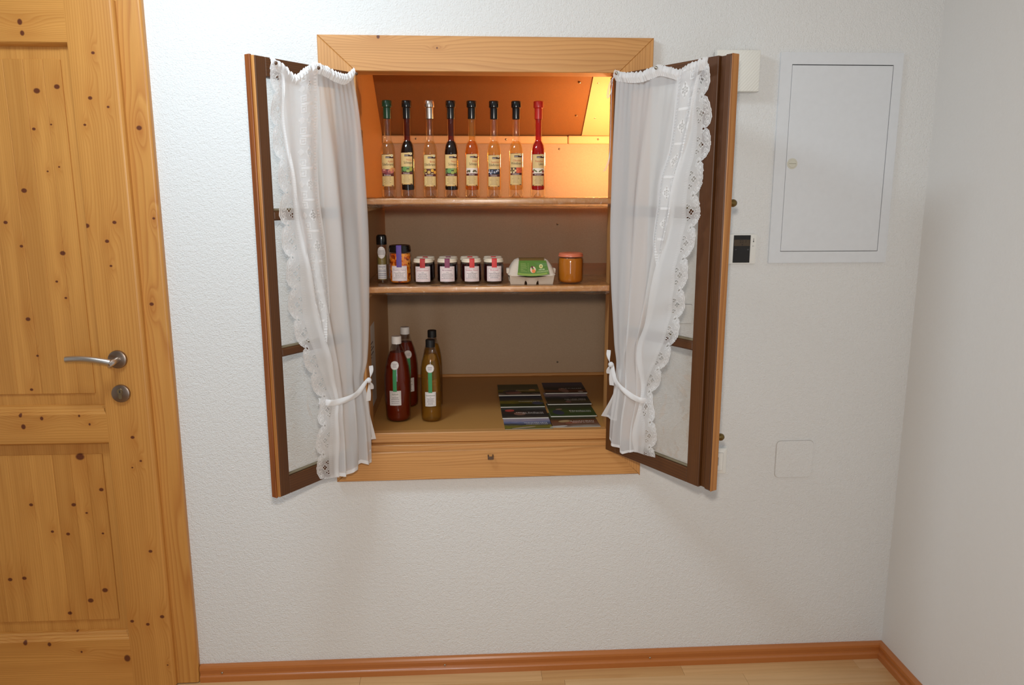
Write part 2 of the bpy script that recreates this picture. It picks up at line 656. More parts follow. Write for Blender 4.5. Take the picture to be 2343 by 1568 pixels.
# skirting boards
prof = [(0, 0), (-.018, 0), (-.018, .017), (-.0165, .0195), (-.0135, .022), (-.0125, .027), (-.014, .034), (-.0155, .041), (-.0145, .048), (-.011, .0535), (-.004, .0555), (0, .0555)]
m = MB().prism(prof, 'x', -0.914, lambda p: ROOM_R + p[0])
bb = tag(m.build('baseboard_back', BASEB), 'moulded orange brown skirting board along the niche wall', 'baseboard', kind='structure')
for x in (-0.845, -0.14, 0.53):
    MB().lathe([(0, -.0008), (.0028, -.0004), (.0032, .001)], 12, (x, -.0150, .030), axis='y').build('screw', SCREW, bb, True)
m = MB().prism([(ROOM_R + p[0], p[1]) for p in prof], 'y', FRONT, lambda p: (p[0] - ROOM_R))
tag(m.build('baseboard_right', BASEB), 'orange brown skirting board on the right wall', 'baseboard', kind='structure')

# ------------------------------------------------------------------ door and its casing
DKN = [(-1.044, 1.895, .0035), (-1.063, 1.779, .0042), (-1.018, 1.756, .0028), (-1.084, 1.709, .0028), (-1.031, 1.447, .0042), (-1.056, 1.395, .0042),
       (-1.107, 1.438, .0056), (-1.052, 1.326, .0028), (-1.039, .823, .0042), (-1.048, .73, .0021), (-1.022, .75, .0028), (-1.019, .463, .0042),
       (-1.048, .222, .0042), (-1.003, .246, .0049), (-1.094, .234, .0042), (-1.0, .081, .0021)]
PKN = [(-1.21, 1.799, .0063), (-1.156, 1.81, .0056), (-1.229, 1.699, .0035), (-1.182, 1.711, .0021), (-1.274, 1.534, .0056), (-1.334, 1.447, .0042),
       (-1.189, 1.361, .0056), (-1.299, 1.381, .0035), (-1.214, 1.281, .0028), (-1.194, 1.234, .0028), (-1.305, 1.174, .0049), (-1.205, 1.586, .0021),
       (-1.291, 1.067, .0028), (-1.319, .967, .0035), (-1.173, 1.598, .0021),
       (-1.153, .656, .0049), (-1.204, .76, .0091), (-1.238, .61, .0049), (-1.361, .613, .0042), (-1.203, .583, .0028), (-1.309, .526, .0035),
       (-1.264, .517, .0042), (-1.162, .516, .0028), (-1.45, .374, .0049), (-1.408, .377, .0049), (-1.174, .33, .0063), (-1.22, .297, .0063), (-1.286, .257, .0049)]
RKN = [(-1.224, 1.971, .0056), (-1.221, 1.943, .0049), (-1.349, .895, .0042), (-1.29, .885, .0042), (-1.344, .861, .0056), (-1.184, .891, .0028),
       (-1.157, .865, .0028), (-1.12, .109, .0084), (-1.419, .172, .0056), (-1.348, .165, .0049), (-1.269, .199, .0035), (-1.255, .136, .0028)]
W_STILE = wood('door_stile_pine', 'z', PINE_L, PINE_M, PINE_D, DKN, wave=.3, amp=3.5, freq=150)
W_RAIL = wood('door_rail_pine', 'x', PINE_L, PINE_M, PINE_D, [(z, x, r) for x, z, r in RKN], wave=.4, amp=3.0, freq=150)
W_PANEL = wood('door_panel_pine', 'z', PINE_L, PINE_M, PINE_D, PKN, tone=0.55, wave=.3, amp=3.0, freq=140)
W_DCAS = wood('door_casing_pine', 'z', PINE_L, PINE_M, rgb(170, 98, 36), [(-.949, 1.703, .0055), (-.958, 1.214, .0045), (-.931, 1.457, .003)], freq=55, amp=2.6, wave=.8)

DL, DR, DT = -1.90, -0.981, 2.03
SI = -1.108            # inner edge of the right stile
YF, YP = -0.040, -0.021  # leaf front, panel field
door = empty('door_1')
tag(door, 'knotty pine panel door with steel lever handle', 'door', kind='structure')


def rounded_front(x0, x1, z0, z1, yf, yb, r, mat, name, parent, axis='z'):
    """board with rounded right front edge"""
    pts = [(x0, yb), (x1, yb)]
    for k in range(6):
        a = PI / 2 * k / 5
        pts.append((x1 - r + r * math.cos(a), yf + r - r * math.sin(a)))
    pts.append((x0, yf))
    return MB().prism(pts, 'z', z0, z1).build(name, mat, parent, angle=40)


rounded_front(SI, DR, 0.008, DT, YF, -0.004, 0.011, W_STILE, 'stile', door)
MB().box(DL, DL + .12, YF, -.004, .008, DT, .002).build('stile', W_STILE, door)


def rail(z0, z1, step_top, step_bot):
    """rail with a three-step moulding along the edges that meet a panel"""
    p = [(-.004, z0)]
    if step_bot:
        p += [(YP, z0), (YF + .006, z0 + .004), (YF + .001, z0 + .008), (YF, z0 + .010)]
    else:
        p += [(YF, z0)]
    if step_top:
        h = .024
        p += [(YF, z1 - h)]
        for k in range(3):
            p += [(YF + .0055 * (k + 1), z1 - h + .0078 * k + .0056), (YF + .0055 * (k + 1), z1 - h + .0078 * (k + 1))]
        p += [(YP, z1)]
    else:
        p += [(YF, z1)]
    p += [(-.004, z1)]

    def end(q):
        # the mould runs into the stile at an angle
        if step_top and q[1] > z1 - .0239 and q[0] < -.01:
            return SI - (q[1] - (z1 - .024)) * 0.7
        return SI
    return MB().prism(p, 'x', DL + .12, end).build('rail', W_RAIL, door)


rail(1.913, DT, False, True)
rail(0.800, 0.919, True, True)
rail(0.008, 0.198, True, False)
for z0, z1 in ((0.915, 1.917), (0.194, 0.803)):
    pan = MB().box(DL + .11, SI + .006, YP + .004, YP + .018, z0, z1).build('panel', W_PANEL, door)
    xs = [SI - .033]
    wr = random.Random(int(z0 * 100))
    while xs[-1] > DL + .2:
        xs.append(xs[-1] - wr.choice((.046, .052, .060, .068)))
    for a, b in zip(xs[1:], xs[:-1]):
        MB().box(a + .0001, b - .0001, YP, YP + .006, z0 + .038, z1 - .036, .0012).build('stave', W_PANEL, pan)
    MB().box(SI - .0325, SI + .004, YP + .0025, YP + .008, z0, z1, .001).build('stave', W_PANEL, pan)
# lever handle
h = MB().lathe([(0, -.0095), (.021, -.0095), (.0255, -.0075), (.0265, -.004), (.0265, 0)], 48, (-1.058, YF, 1.058), axis='y').build('handle_rose', STEEL_D, door, angle=35)
lever = MB()
lever.tube([(-1.058, YF, 1.058), (-1.058, YF - .028, 1.057), (-1.060, YF - .040, 1.055), (-1.066, YF - .048, 1.052)], [.0088, .0086, .0092, .0095], 20)
path, rad = [], []
for k in range(15):
    t = k / 14
    path.append((-1.060 - .118 * t, YF - .049 - .006 * math.sin(PI * t), 1.0535 + .0155 * math.sin(PI * (0.10 + 0.62 * t)) + .004 * t))
    rad.append(.0092 if k < 3 else .0088)
lever.tube(path, rad, 20)
lever.build('handle_lever', STEEL, door, angle=50)
k = MB().lathe([(0, -.0085), (.0215, -.0085), (.0255, -.0068), (.0262, -.004), (.0262, 0)], 48, (-1.058, YF, .957), axis='y').build('key_rose', STEEL_D, door, angle=35)
cyl = MB().lathe([(0, -.0115), (.0078, -.0115), (.0085, -.0105), (.0085, 0)], 28, (-1.058, YF, .9645), axis='y')
cyl.prism(rrect(-1.0628, -1.0532, .942, .966, .0045), 'y', YF - .0105, YF)
cyl.build('lock_cylinder', steel('lock_brass', rgb(186, 170, 138), .25), k, angle=40)
MB().box(-1.0592, -1.0568, YF - .0123, YF - .011, .9605, .9685, .0004).build('keyhole', DARKGAP, k)

cs = tag(empty('trim_1'), 'pine door casing beside the white wall', 'door casing', kind='structure')
rounded_front(-0.990, -0.916, 0.004, 2.045, -.020, 0, .009, W_DCAS, 'casing_board', cs)
rounded_front(-0.999, -0.985, 0.004, 2.045, -.012, 0, .003, W_DCAS, 'door_stop', cs)
MB().box(DL - .08, -0.916, -.020, 0, 2.040, 2.115, .004).build('casing_board', CASING_X, cs)
MB().box(DL - .08, DL - .005, -.020, 0, .004, 2.040, .004).build('casing_board', W_DCAS, cs)

# ------------------------------------------------------------------ niche: casing, lining, cupboard
CX0, CX1, CZ0, CZ1 = -0.455, 0.475, 0.664, 1.951      # outer edge of the casing
IX0, IX1, IZ0, IZ1 = -0.354, 0.377, 0.758, 1.857      # inner edge
YC = -0.022
tr = tag(empty('trim_2'), 'pine window casing with mitred corners around the niche', 'window casing', kind='structure')


def mitre(poly, mat):
    """casing board: bevelled front outline"""
    m_ = MB()
    c = Vector((sum(p[0] for p in poly) / 4, sum(p[1] for p in poly) / 4))
    inn = []
    n = 4
    for i in range(n):
        p0, p1, p2 = Vector(poly[i - 1]), Vector(poly[i]), Vector(poly[(i + 1) % n])
        e1, e2 = (p1 - p0).normalized(), (p2 - p1).normalized()
        n1, n2 = Vector((-e1.y, e1.x)), Vector((-e2.y, e2.x))
        k = (n1 + n2) / (1 + n1.dot(n2))
        if (c - p1).dot(k) < 0:
            k = -k
        inn.append(p1 + k * .0016)
    b = [(p[0], 0.0, p[1]) for p in poly] + [(p[0], YC + .0016, p[1]) for p in poly] + [(p.x, YC, p.y) for p in inn]
    f = [[8, 9, 10, 11], [0, 1, 2, 3]]
    for i in range(4):
        j = (i + 1) % 4
        f += [[i, j, 4 + j, 4 + i], [4 + i, 4 + j, 8 + j, 8 + i]]
    m_.add(b, f)
    return m_.build('casing_board', mat, tr)


g = .0003
mitre([(CX0, CZ1), (CX1, CZ1), (IX1, IZ1), (IX0, IZ1)], CASING_X)
mitre([(CX0, CZ0), (CX1, CZ0 + .006), (IX1, IZ0 + .003), (IX0, IZ0 - .004)], CASING_X)
mitre([(CX0, CZ0 + g), (CX0, CZ1 - g), (IX0 - g, IZ1), (IX0 - g, IZ0)], CASING_Z)
mitre([(CX1, CZ0 + g), (CX1, CZ1 - g), (IX1 + g, IZ1), (IX1 + g, IZ0)], CASING_Z)
# lining boards inside the opening
MB().box(IX0 - .02, IX0, 0, .10, IZ0, IZ1 + .004, .001).build('lining_board', CASING_Z, tr)
MB().box(IX1, IX1 + .02, 0, .10, IZ0, IZ1 + .004, .001).build('lining_board', CASING_Z, tr)
MB().box(IX0, IX1, 0, .055, IZ1, IZ1 + .02, .001).build('lining_board', CASING_X, tr)
MB().box(IX0, IX1, -.002, .05, IZ0 - .02, IZ0 + .012, .0015).build('lining_board', CASING_X, tr)
MB().box(IX0, IX1, .018, .05, IZ0 + .0125, .803, .003).build('sill_batten', CASING_X, tr)
# rusty staple
st = MB()
st.tube([(.0045, -.006, .740), (.0045, -.036, .7405), (.0045, -.0385, .738)], .0022, 8)
st.tube([(.0185, -.006, .7405), (.0185, -.036, .741), (.0185, -.0385, .7385)], .0022, 8)
st.box(.0025, .0205, -.0408, -.0368, .7315, .7415, .0012)
st.build('latch_staple', IRON, tr, angle=40)

ND = 0.76                                  # depth of the niche
FLZ = 0.800
nic = tag(empty('wall_niche', (0, .1, FLZ)), 'hardboard lined niche with sloping roof panel behind the casing', 'niche', kind='structure')


def npart(mb, name, mat, parent=nic, **kw):
    o = mb.build(name, mat, parent, **kw)
    o.location = (-nic.location.x, -nic.location.y, -nic.location.z)
    return o


NX0, NX1 = -0.366, 0.60
# left side, cut along the slope
npart(MB().prism([(.101, FLZ - .02), (ND, FLZ - .02), (ND, 1.749), (.20, 2.141), (.101, 2.141)], 'x', NX0 - .018, NX0), 'side_panel', MDF_SIDE)
npart(MB().prism([(.10, FLZ - .02), (ND, FLZ - .02), (ND, 2.141), (.10, 2.141)], 'x', NX1, NX1 + .018), 'side_panel', PLY)
npart(MB().box(NX0 - .018, NX1 + .018, ND, ND + .016, FLZ - .02, 2.155), 'back_panel', MDF_BACK)
npart(MB().box(NX0, NX1, .05, ND, FLZ - .018, FLZ, .0008), 'floor_panel', MDF_FLOOR)
npart(MB().box(IX1 + .0205, NX1 + .018, .05, .07, FLZ - .018, 2.141), 'front_panel', PLY)
npart(MB().box(NX0 - .018, NX1 + .018, .073, .1005, IZ1 + .021, 2.141), 'front_panel', PLY)
# sloping roof: hardboard, then the pale plywood strip on the lamp side
sl = lambda y: 1.737 + (ND - y) * 0.70
npart(MB().prism([(ND, sl(ND)), (.20, sl(.20)), (.20, sl(.20) + .012), (ND, sl(ND) + .012)], 'x', NX0 + .0002, .388), 'sloping_panel', MDF_SLOPE)
npart(MB().prism([(ND, sl(ND) - .006), (.20, sl(.20) - .006), (.20, sl(.20) + .012), (ND, sl(ND) + .012)], 'x', .3885, NX1), 'sloping_panel', PLY)
npart(MB().box(NX0 - .018, NX1 + .018, .05, .21, 2.1415, 2.155), 'roof_panel', PLY)
bt1 = npart(MB().box(NX0 + .001, .334, ND - .018, ND, 1.708, 1.737, .003), 'batten', PLY)
bt2 = npart(MB().box(.336, NX1, ND - .020, ND, 1.708, 1.738, .003), 'batten', PLY)
npart(MB().box(NX0, NX1, ND - .012, ND, FLZ, FLZ + .012, .003), 'batten', CASING_X)
for x, y, z in ((.30, ND, 1.405), (.306, ND, .855), (.305, ND, 1.690), (-.239, ND - .018, 1.725), (.45, ND - .020, 1.725), (.10, ND - .018, 1.724)):
    npart(MB().lathe([(0, -.002), (.0035, -.0015), (.004, .0005)], 12, (x, y, z), axis='y'), 'screw', SCREW, smooth=True)
for x, y in ((.345, .52), (.355, .66), (.41, .52), (.425, .67), (.47, .60)):
    npart(MB().lathe([(0, -.006), (.0038, -.0055), (.0045, -.003)], 12, (x, y, sl(y))), 'screw', SCREW, smooth=True)
# cleats under the shelves belong to the cupboard sides
for zz in (1.4905, 1.2335):
    npart(MB().prism([(.045, zz), (.45, zz), (.45, zz - .018), (.06, zz - .018), (.048, zz - .012)], 'x', NX0, NX0 + .018), 'cleat', PLY)

# notice sheet and clear sleeve stuck on the left lining
m = MB().box(-.3659, -.3654, .105, .30, .840, 1.105)
sheet = m.build('notice_sheet', [plain('paper_white', rgb(226, 220, 212), .7), plain('print_grey', rgb(96, 92, 90), .8)])
tag(sheet, 'white printed notice sheet stuck on the left side board of the niche', 'notice')
pr = MB()
for k, (w, zz) in enumerate(((.10, 1.045), (.07, 1.035), (.12, 1.025), (.11, 1.01), (.06, 1.0), (.03, .975))):
    pr.box(-.3654, -.3652, .145, .145 + w, zz, zz + (.004 if k < 5 else .014))
pr.build('printed_lines', sheet.data.materials[1], sheet)
sleeve = MB().box(-.3535, -.3527, .012, .078, 1.40, 1.705, .0002)
o = sleeve.build('plastic_sleeve', FILM)
tag(o, 'clear plastic sleeve hanging on the left lining board of the niche', 'plastic sleeve')

# shelves wrapped in clear film
def shelf(ztop, y0, label, seed, x1, gap):
    e = tag(empty('niche_shelf', (0, y0, ztop)), label, 'shelf')
    b = MB().box(NX0 + .001, x1, 0.0, ND - y0 - gap, -.0185, 0.0, .004, seg=3).build('board', SHELF_W, e, angle=40)
    r = np.random.RandomState(seed)
    nx, prof_ = 700, []
    # film lies on the front part, goes over the nose and hangs ragged below
    pr_ = [(.30, .0012), (.10, .0012), (.03, .0012), (.004, .0014), (-.0012, .0002), (-.0022, -.004), (-.0024, -.010), (-.0020, -.016), (-.001, -.021), (.006, -.0225), (.02, -.0215)]
    P = np.zeros((nx, len(pr_), 3))
    xs_ = np.linspace(NX0 + .0015, x1 - .002, nx)
    k1 = np.interp(xs_, np.linspace(-.4, .7, 16), r.rand(16) ** 2)
    k2 = np.interp(xs_, np.linspace(-.4, .7, 90), r.rand(90))
    k3 = np.convolve(r.randn(nx + 6), np.ones(5) / 5, 'same')[3:-3]
    k4 = np.convolve(r.randn(nx + 6), np.ones(7) / 7, 'same')[3:-3]
    act = np.interp(xs_, np.linspace(-.4, .7, 22), r.rand(22) ** 1.5)
    for j, (yy, zz) in enumerate(pr_):
        P[:, j, 0] = xs_
        P[:, j, 1] = yy - (j in (4, 5, 6, 7)) * (.0018 * k2 + (.0028 * act) * np.abs(k3 if j % 2 else k4))
        P[:, j, 2] = zz - (j >= 8) * (.008 * k1 + .003 * k2) + (j in (1, 2, 3)) * .0003 * k2 + (j in (3, 4, 5)) * .0007 * act * np.abs(k4)
    MB().grid(P).build('film_wrap', FILM, e, True)
    return e


SH1, SH2 = 1.5115, 1.2535
shelf(SH1, .045, 'upper film wrapped wooden shelf carrying the slim liqueur bottles', 1, NX1 - .001, .065)
shelf(SH2, .020, 'lower film wrapped wooden shelf carrying the jars and egg carton', 2, NX1 - .001, .001)

# lamp that lights the top of the niche, screwed to the plywood by the right side
lp = tag(empty('niche_lamp', (.535, .46, 1.70)), 'small warm bulb lamp hidden in the top right of the niche', 'lamp')
m_, nt, out = new_mat('glowing_bulb')
em = N(nt, 'Emission')
em.inputs[0].default_value = (1.0, .60, .22, 1)
em.inputs[1].default_value = 8
nt.links.new(em.outputs[0], out.inputs[0])
MB().lathe([(0, -.030), (.010, -.028), (.016, -.019), (.017, -.010), (.012, .002), (.009, .010)], 20).build('bulb', m_, lp, True)
MB().lathe([(.0105, .008), (.0125, .012), (.0125, .040), (0, .040)], 20).build('holder', WHITE, lp, angle=40)
MB().box(-.0045, .064, -.012, .012, .026, .034, .002).build('bracket', WHITE, lp)
pl = light('niche_bulb_light', 'POINT', (0, 0, 0), 7.6, (1.0, .66, .33), .03)
pl.parent = lp
pl.location = (-.012, -.012, -.045)

# ------------------------------------------------------------------ the two open sashes
def sash(name, xh, yh, ang, s, w, z0, z1, pane, bars, label, edge_t, step):
    """local x: hinge -> free edge, z up, q*y: towards the viewer of the inner face"""
    ex, ey = s * math.sin(ang), -math.cos(ang)
    rz = math.atan2(ey, ex)
    q = -1 if s > 0 else 1
    e = tag(empty(name, (xh, yh, z0), rz), label, 'window sash')
    T = edge_t

    def bx(x0, x1, d0, d1, a, b, bev=.0015):
        """d: depth behind the inner face"""
        ya, yb = sorted((-q * d0, -q * d1))
        return MB().box(x0, x1, ya, yb, a - z0, b - z0, bev)
    pa, pb, pz0, pz1 = pane
    hs = bx(0, pa, 0, T, z0, z1).build('stile', BROWN, e)
    fs = bx(pb, w - .004, 0, T, z0, z1)
    if step:
        fs = bx(pb, pb + step[0], 0, T, z0, z1)
        fs.v += []
        m2 = bx(pb + step[0], pb + step[1], .009, T, z0 + .001, z1 - .001)
        fs.add(m2.v, m2.f)
        m3 = bx(pb + step[1], w - .002, .001, T, z0, z1, .004)
        fs.add(m3.v, m3.f)
    st_ = fs.build('stile', BROWN, e)
    # bare wood on the closing edge
    if s > 0:
        bx(w - .002, w, .001, T, z0, z1, .0008).build('closing_edge', EDGE, st_)
    else:
        bx(w - .004, w, .0005, T * .42, z0, z1, .0012).build('closing_edge', EDGE, st_)
        bx(w - .004, w + .003, T * .42, T + .003, z0 - .004, z1 + .003, .0012).build('closing_edge', EDGE_O, st_)
    bx(pa, pb, 0, T, pz1, z1).build('rail', BROWN_X, e)
    bx(pa, pb, 0, T, z0, pz0).build('rail', BROWN_X, e)
    zs = [pz0]
    for b0, b1 in bars:
        bx(pa, pb, .002, T - .004, b0, b1, .004).build('glazing_bar', BROWN_X, e)
        zs += [b0, b1]
    zs.append(pz1)
    # putty ledges and panes
    for i in range(0, len(zs), 2):
        bx(pa - .002, pb + .002, .0145, .0165, zs[i] - .002, zs[i + 1] + .002, 0).build('pane', GLASS, e)
        pz = bx(pa, pb, .004, .0144, zs[i], zs[i] + .006, .002)
        pz.build('putty_bead', PUTTY, e)
    return e, rz, q


PUTTY = plain('grey_green_putty', rgb(128, 116, 92), .7)
AL, AR = 0.6192, 0.5396
ZL0, ZL1, ZR0, ZR1 = 0.732, 1.852, 0.7545, 1.852
sashL, rzL, qL = sash('casement_sash', -0.3618, -.030, AL, -1, .336, ZL0, ZL1, (.045, .300, .781, 1.806), ((1.107, 1.129), (1.459, 1.483)),
                      'dark brown casement sash standing open beside the pine door', .026, None)
sashR, rzR, qR = sash('casement_sash', 0.363, -.030, AR, 1, .418, ZR0, ZR1, (.045, .333, .796, 1.806), ((1.119, 1.144), (1.462, 1.486)),
                      'dark brown casement sash with brass knobs standing open beside the fuse box', .025, (.043, .060))
for zz in (1.502, .892):
    kb = MB().lathe([(.0045, 0), (.0035, .012), (.006, .015), (.0095, .020), (.0098, .025), (.008, .030), (.004, .033), (0, .0335)], 18, (.402, .025, zz - ZR0), axis='y')
    kb.build('knob', BRASS, sashR, True)



# ------------------------------------------------------------------ curtains
def spline(pts, n):
    """Catmull-Rom through the points, n samples"""
    P = np.array(pts, float)
    k = len(P)
    t = np.linspace(0, k - 1, n)
    i = np.clip(t.astype(int), 0, k - 2)
    f = (t - i)[:, None]
    p0, p1, p2, p3 = P[np.clip(i - 1, 0, k - 1)], P[i], P[i + 1], P[np.clip(i + 2, 0, k - 1)]
    return 0.5 * (2 * p1 + (p2 - p0) * f + (2 * p0 - 5 * p1 + 4 * p2 - p3) * f ** 2 + (3 * p1 - p0 - 3 * p2 + p3) * f ** 3)


def attr(o, vals):
    a = o.data.attributes.new('thread', 'FLOAT', 'POINT')
    a.data.foreach_set('value', np.asarray(vals, np.float32).ravel())


def sstep(a, b, x):
    t = np.clip((x - a) / (b - a), 0, 1)
    return t * t * (3 - 2 * t)


PER = 0.080     # one scallop


def scallop_pattern(s, d):
    """embroidery of the scalloped border. s along the edge, d metres in from the tip line -> (thread, keep)"""
    f = (s / PER) % 1.0
    g_ = 2 * f - 1
    D = .021
    edge = D * (1 - np.sqrt(np.clip(1 - np.abs(g_) ** 2.3, 0, 1))) + .0016 * np.abs(np.cos(PI * 5 * f)) * (np.abs(g_) < .93)
    dd = d - edge
    keep = dd > 0
    th = np.full_like(s, .22)
    th = np.maximum(th, 1 - sstep(.0030, .0040, dd))
    th = np.maximum(th, .9 * (np.abs(dd - .0070) < .0012))
    x = g_ * PER / 2

    def blob(cx, cy, r, v=1.0):
        return v * (1 - sstep(r * .75, r, np.hypot(x - cx, d - cy)))
    hole = np.zeros_like(s, bool)
    for a in (-.86, -.62, -.33, 0.0, .33, .62, .86):
        cx = a * PER / 2
        e0 = D * (1 - math.sqrt(max(0, 1 - abs(a) ** 2.3)))
        cy = e0 + .0125 + (.004 if abs(a) > .8 else 0)
        r = .0042 if abs(a) > .5 else .0036
        th = np.maximum(th, blob(cx, cy, r))
        th = np.where(np.hypot(x - cx - .0006, d - cy - .0006) < .0014, .25, th)
        th = np.maximum(th, .95 * ((np.abs(np.hypot(x - cx, d - cy - .002) - r * 1.25) < .0008) & (d > cy)))
    # four-eyelet lozenge
    cy = .0300
    th = np.maximum(th, 1.0 * ((np.abs(x) + np.abs(d - cy)) < .0105))
    for ax, ay in ((0, .0045), (0, -.0045), (.0045, 0), (-.0045, 0)):
        hole |= np.hypot(x - ax, d - cy - ay) < .0024
    # eyelet triangles either side
    for sx in (-1, 1):
        tx, ty = sx * .0155, .0385
        th = np.maximum(th, 1.0 * ((np.abs(x - tx) < .0080 - (ty + .005 - d) * .62) & (d > ty - .0075) & (d < ty + .0058)))
        for ax, ay in ((0, -.0025), (-.0034, .0030), (.0034, .0030)):
            hole |= np.hypot(x - tx - ax, d - ty - ay) < .0019
    # small eyelet where two scallops meet
    xb = (((s / PER) + .5) % 1.0 - .5) * PER
    th = np.maximum(th, 1 - sstep(.0038, .0048, np.hypot(xb, d - D - .0055)))
    hole |= np.hypot(xb, d - D - .0055) < .0024
    # plain dense cloth inside the border with faint ladder
    inner = sstep(.0455, .0475, d)
    lad = .10 * (((s / .006) % 1.0) < .5) * ((d > .052) & (d < .060))
    th = np.maximum(th, inner * .55 + lad)
    return th, keep & ~hole


def inset_pattern(s, d):
    """flat band with hooked squares, eyelet lozenges and a ladder. d from the fold (0) to the voile"""
    f = (s / PER) % 1.0
    x = (f - .5) * PER
    th = np.full_like(s, .30)
    hole = np.zeros_like(s, bool)
    c = .034
    loz = (np.abs(x) * .62 + np.abs(d - c)) < .0115
    th = np.where(loz, .95, th)
    for ax, ay in ((0, 0), (.0062, 0), (-.0062, 0), (.0125, 0), (-.0125, 0), (.0032, .0045), (-.0032, .0045), (.0032, -.0045), (-.0032, -.0045)):
        hole |= (np.abs(x - ax) * .75 + np.abs(d - c - ay)) < .0018
    xb = (((s / PER) + .5) % 1.0 - .5) * PER
    for sg in (-1, 1):
        cx, cy = sg * .0135, .0155
        rr = np.maximum(np.abs(xb - cx), np.abs(d - cy))
        th = np.where((rr > .0058) & (rr < .0085), 1.0, th)
        th = np.where(np.hypot(xb - cx, d - cy) < .0032, 1.0, th)
    th = np.where((np.abs(xb) < .0030) & (d > .010) & (d < .048), 1.0, th)
    th = np.where((np.abs(x) < .010 - np.abs(d - .010)) & (d < .018), .85, th)
    lad = (d > .052) & (d < .062)
    th = np.where(lad, np.where(((s / .0072) % 1.0) < .55, 1.0, .35), th)
    th = np.where((d >= .062), .5, th)
    return th, ~hole


def curtain(name, loc, rz, q, z0, H, F, E, I, head, tail, tie, pins, label, seed, folds, bottom):
    rs = np.random.RandomState(seed)
    e = tag(empty(name, loc, rz), label, 'curtain', 'voile curtains pinned on the sashes')
    NV = 300
    h, fC, eC = spline(H, NV), spline(F, NV), spline(E, NV)
    hd = spline(head, 400)

    def world_(t, z, dep):
        return np.stack([t, q * dep, z - z0], -1)
    vv = np.linspace(0, 1, NV)[:, None]
    # ---- voile body
    NU = 150
    u = np.linspace(0, 1, NU)[None, :]
    t = h[:, 0:1] * (1 - u) + fC[:, 0:1] * u
    z = h[:, 1:2] * (1 - u) + fC[:, 1:2] * u
    # top row follows the sagging heading
    o_ = np.argsort(hd[:, 0])
    zh = np.interp(t[0], hd[o_, 0], hd[o_, 1])
    z = z + (zh - z[0])[None, :] * np.exp(-vv / .10) - .004 * np.exp(-vv / .02)
    tie_v = 8 / 11
    pinch = 1 - .65 * np.exp(-((vv - tie_v) / .05) ** 2)
    amp = (.0030 + .0060 * sstep(0, .35, vv)) * pinch
    ph = .55 * np.sin(2.3 * vv + 1.0) + .15 * np.sin(9 * vv)
    dep = .024 + amp * (np.sin(2 * PI * (folds * u ** 1.25 + ph * .35)) + .35 * np.sin(2 * PI * (folds * 1.7 * u - .2 * ph + .3)))
    dep = dep + .0016 * np.sin(2 * PI * 15 * u + 5 * np.sin(6 * u)) * np.exp(-vv / .07)
    dep = dep + .006 * np.sin(PI * u) * sstep(0, .3, vv)
    dep = np.maximum(dep, .006)
    # ragged lower hem
    zb = np.interp(u[0], np.linspace(0, 1, len(bottom)), bottom)
    z = z + zb[None, :] * sstep(.86, 1.0, vv)
    P = world_(t, z, dep)
    b = MB().grid(P).build('voile_panel', VOILE, e, True)
    th = np.zeros((NV, NU)) + .08 * np.sin(2 * PI * (folds * u + ph * .35))
    hem = (vv > .985)
    th = np.where(hem, .95, th)
    attr(b, np.clip(th, 0, 1))
    # ---- second, sheer layer behind with a tail below the tie
    T_ = np.array(tail)
    # ---- lace border
    n1 = 62
    w_len = np.hypot(eC[:, 0] - fC[:, 0], eC[:, 1] - fC[:, 1])
    seg = np.hypot(np.diff(eC[:, 0]), np.diff(eC[:, 1]))
    NS = 1100
    vi = np.linspace(0, 1, NS)
    ee = np.stack([np.interp(vi, vv[:, 0], eC[:, k]) for k in (0, 1)], -1)
    ff = np.stack([np.interp(vi, vv[:, 0], fC[:, k]) for k in (0, 1)], -1)
    sl_ = np.concatenate([[0], np.cumsum(np.hypot(*np.diff(ee, axis=0).T))])
    wid = np.hypot(*(ee - ff).T)
    uu = np.linspace(0, 1, n1)[None, :]
    t = ee[:, 0:1] * (1 - uu) + ff[:, 0:1] * uu
    z = ee[:, 1:2] * (1 - uu) + ff[:, 1:2] * uu
    d = uu * np.maximum(wid, .05)[:, None] * np.clip(.060 / np.maximum(wid, .05), 1, 1.3)[:, None]
    s = np.repeat(sl_[:, None], n1, 1) + .012
    pc = 1 - .5 * np.exp(-((vi - tie_v)[:, None] / .04) ** 2)
    dep = .031 + .005 * np.sin(2 * PI * (s / .23)) * pc + .004 * np.sin(PI * uu) + .0025 * np.sin(2 * PI * s / PER) * (1 - uu)
    dep = dep + .006 * np.exp(-((1 - uu) / .10) ** 2)
    th, keep = scallop_pattern(s, d)
    P = world_(t, z, dep)
    kq = keep[:-1, :-1] & keep[1:, :-1] & keep[1:, 1:] & keep[:-1, 1:]
    mb = MB().grid(P, keep=kq)
    lb = mb.build('lace_border', LACE, e, True)
    attr(lb, th)
    # ---- inset band, seen between the fold and the voile
    iC = spline(I, 500)
    vF = np.argsort(-fC[:, 1])
    fz = np.interp(-iC[:, 1], -fC[vF, 1], fC[vF, 0])
    n2 = 60
    uu = np.linspace(0, 1, n2)[None, :]
    xin = iC[:, 0] - .012
    t = (fz[:, None] + .006) * (1 - uu) + xin[:, None] * uu
    z = np.repeat(iC[:, 1:2], n2, 1)
    zh = np.interp(t[0], hd[o_, 0], hd[o_, 1])
    vloc = np.linspace(0, 1, 500)[:, None]
    z = z + (zh - z[0])[None, :] * np.exp(-vloc / .12)
    s = np.repeat((iC[0, 1] - iC[:, 1])[:, None], n2, 1)
    d = (t - xin[:, None])
    full = .068
    d = full - d
    th, keep = inset_pattern(s, np.clip(d, 0, full))
    dep = .0345 + .0035 * np.sin(2 * PI * (uu * 1.6 + .2)) + .002 * np.sin(2 * PI * s / .31)
    P = world_(t, z, dep + 0 * t)
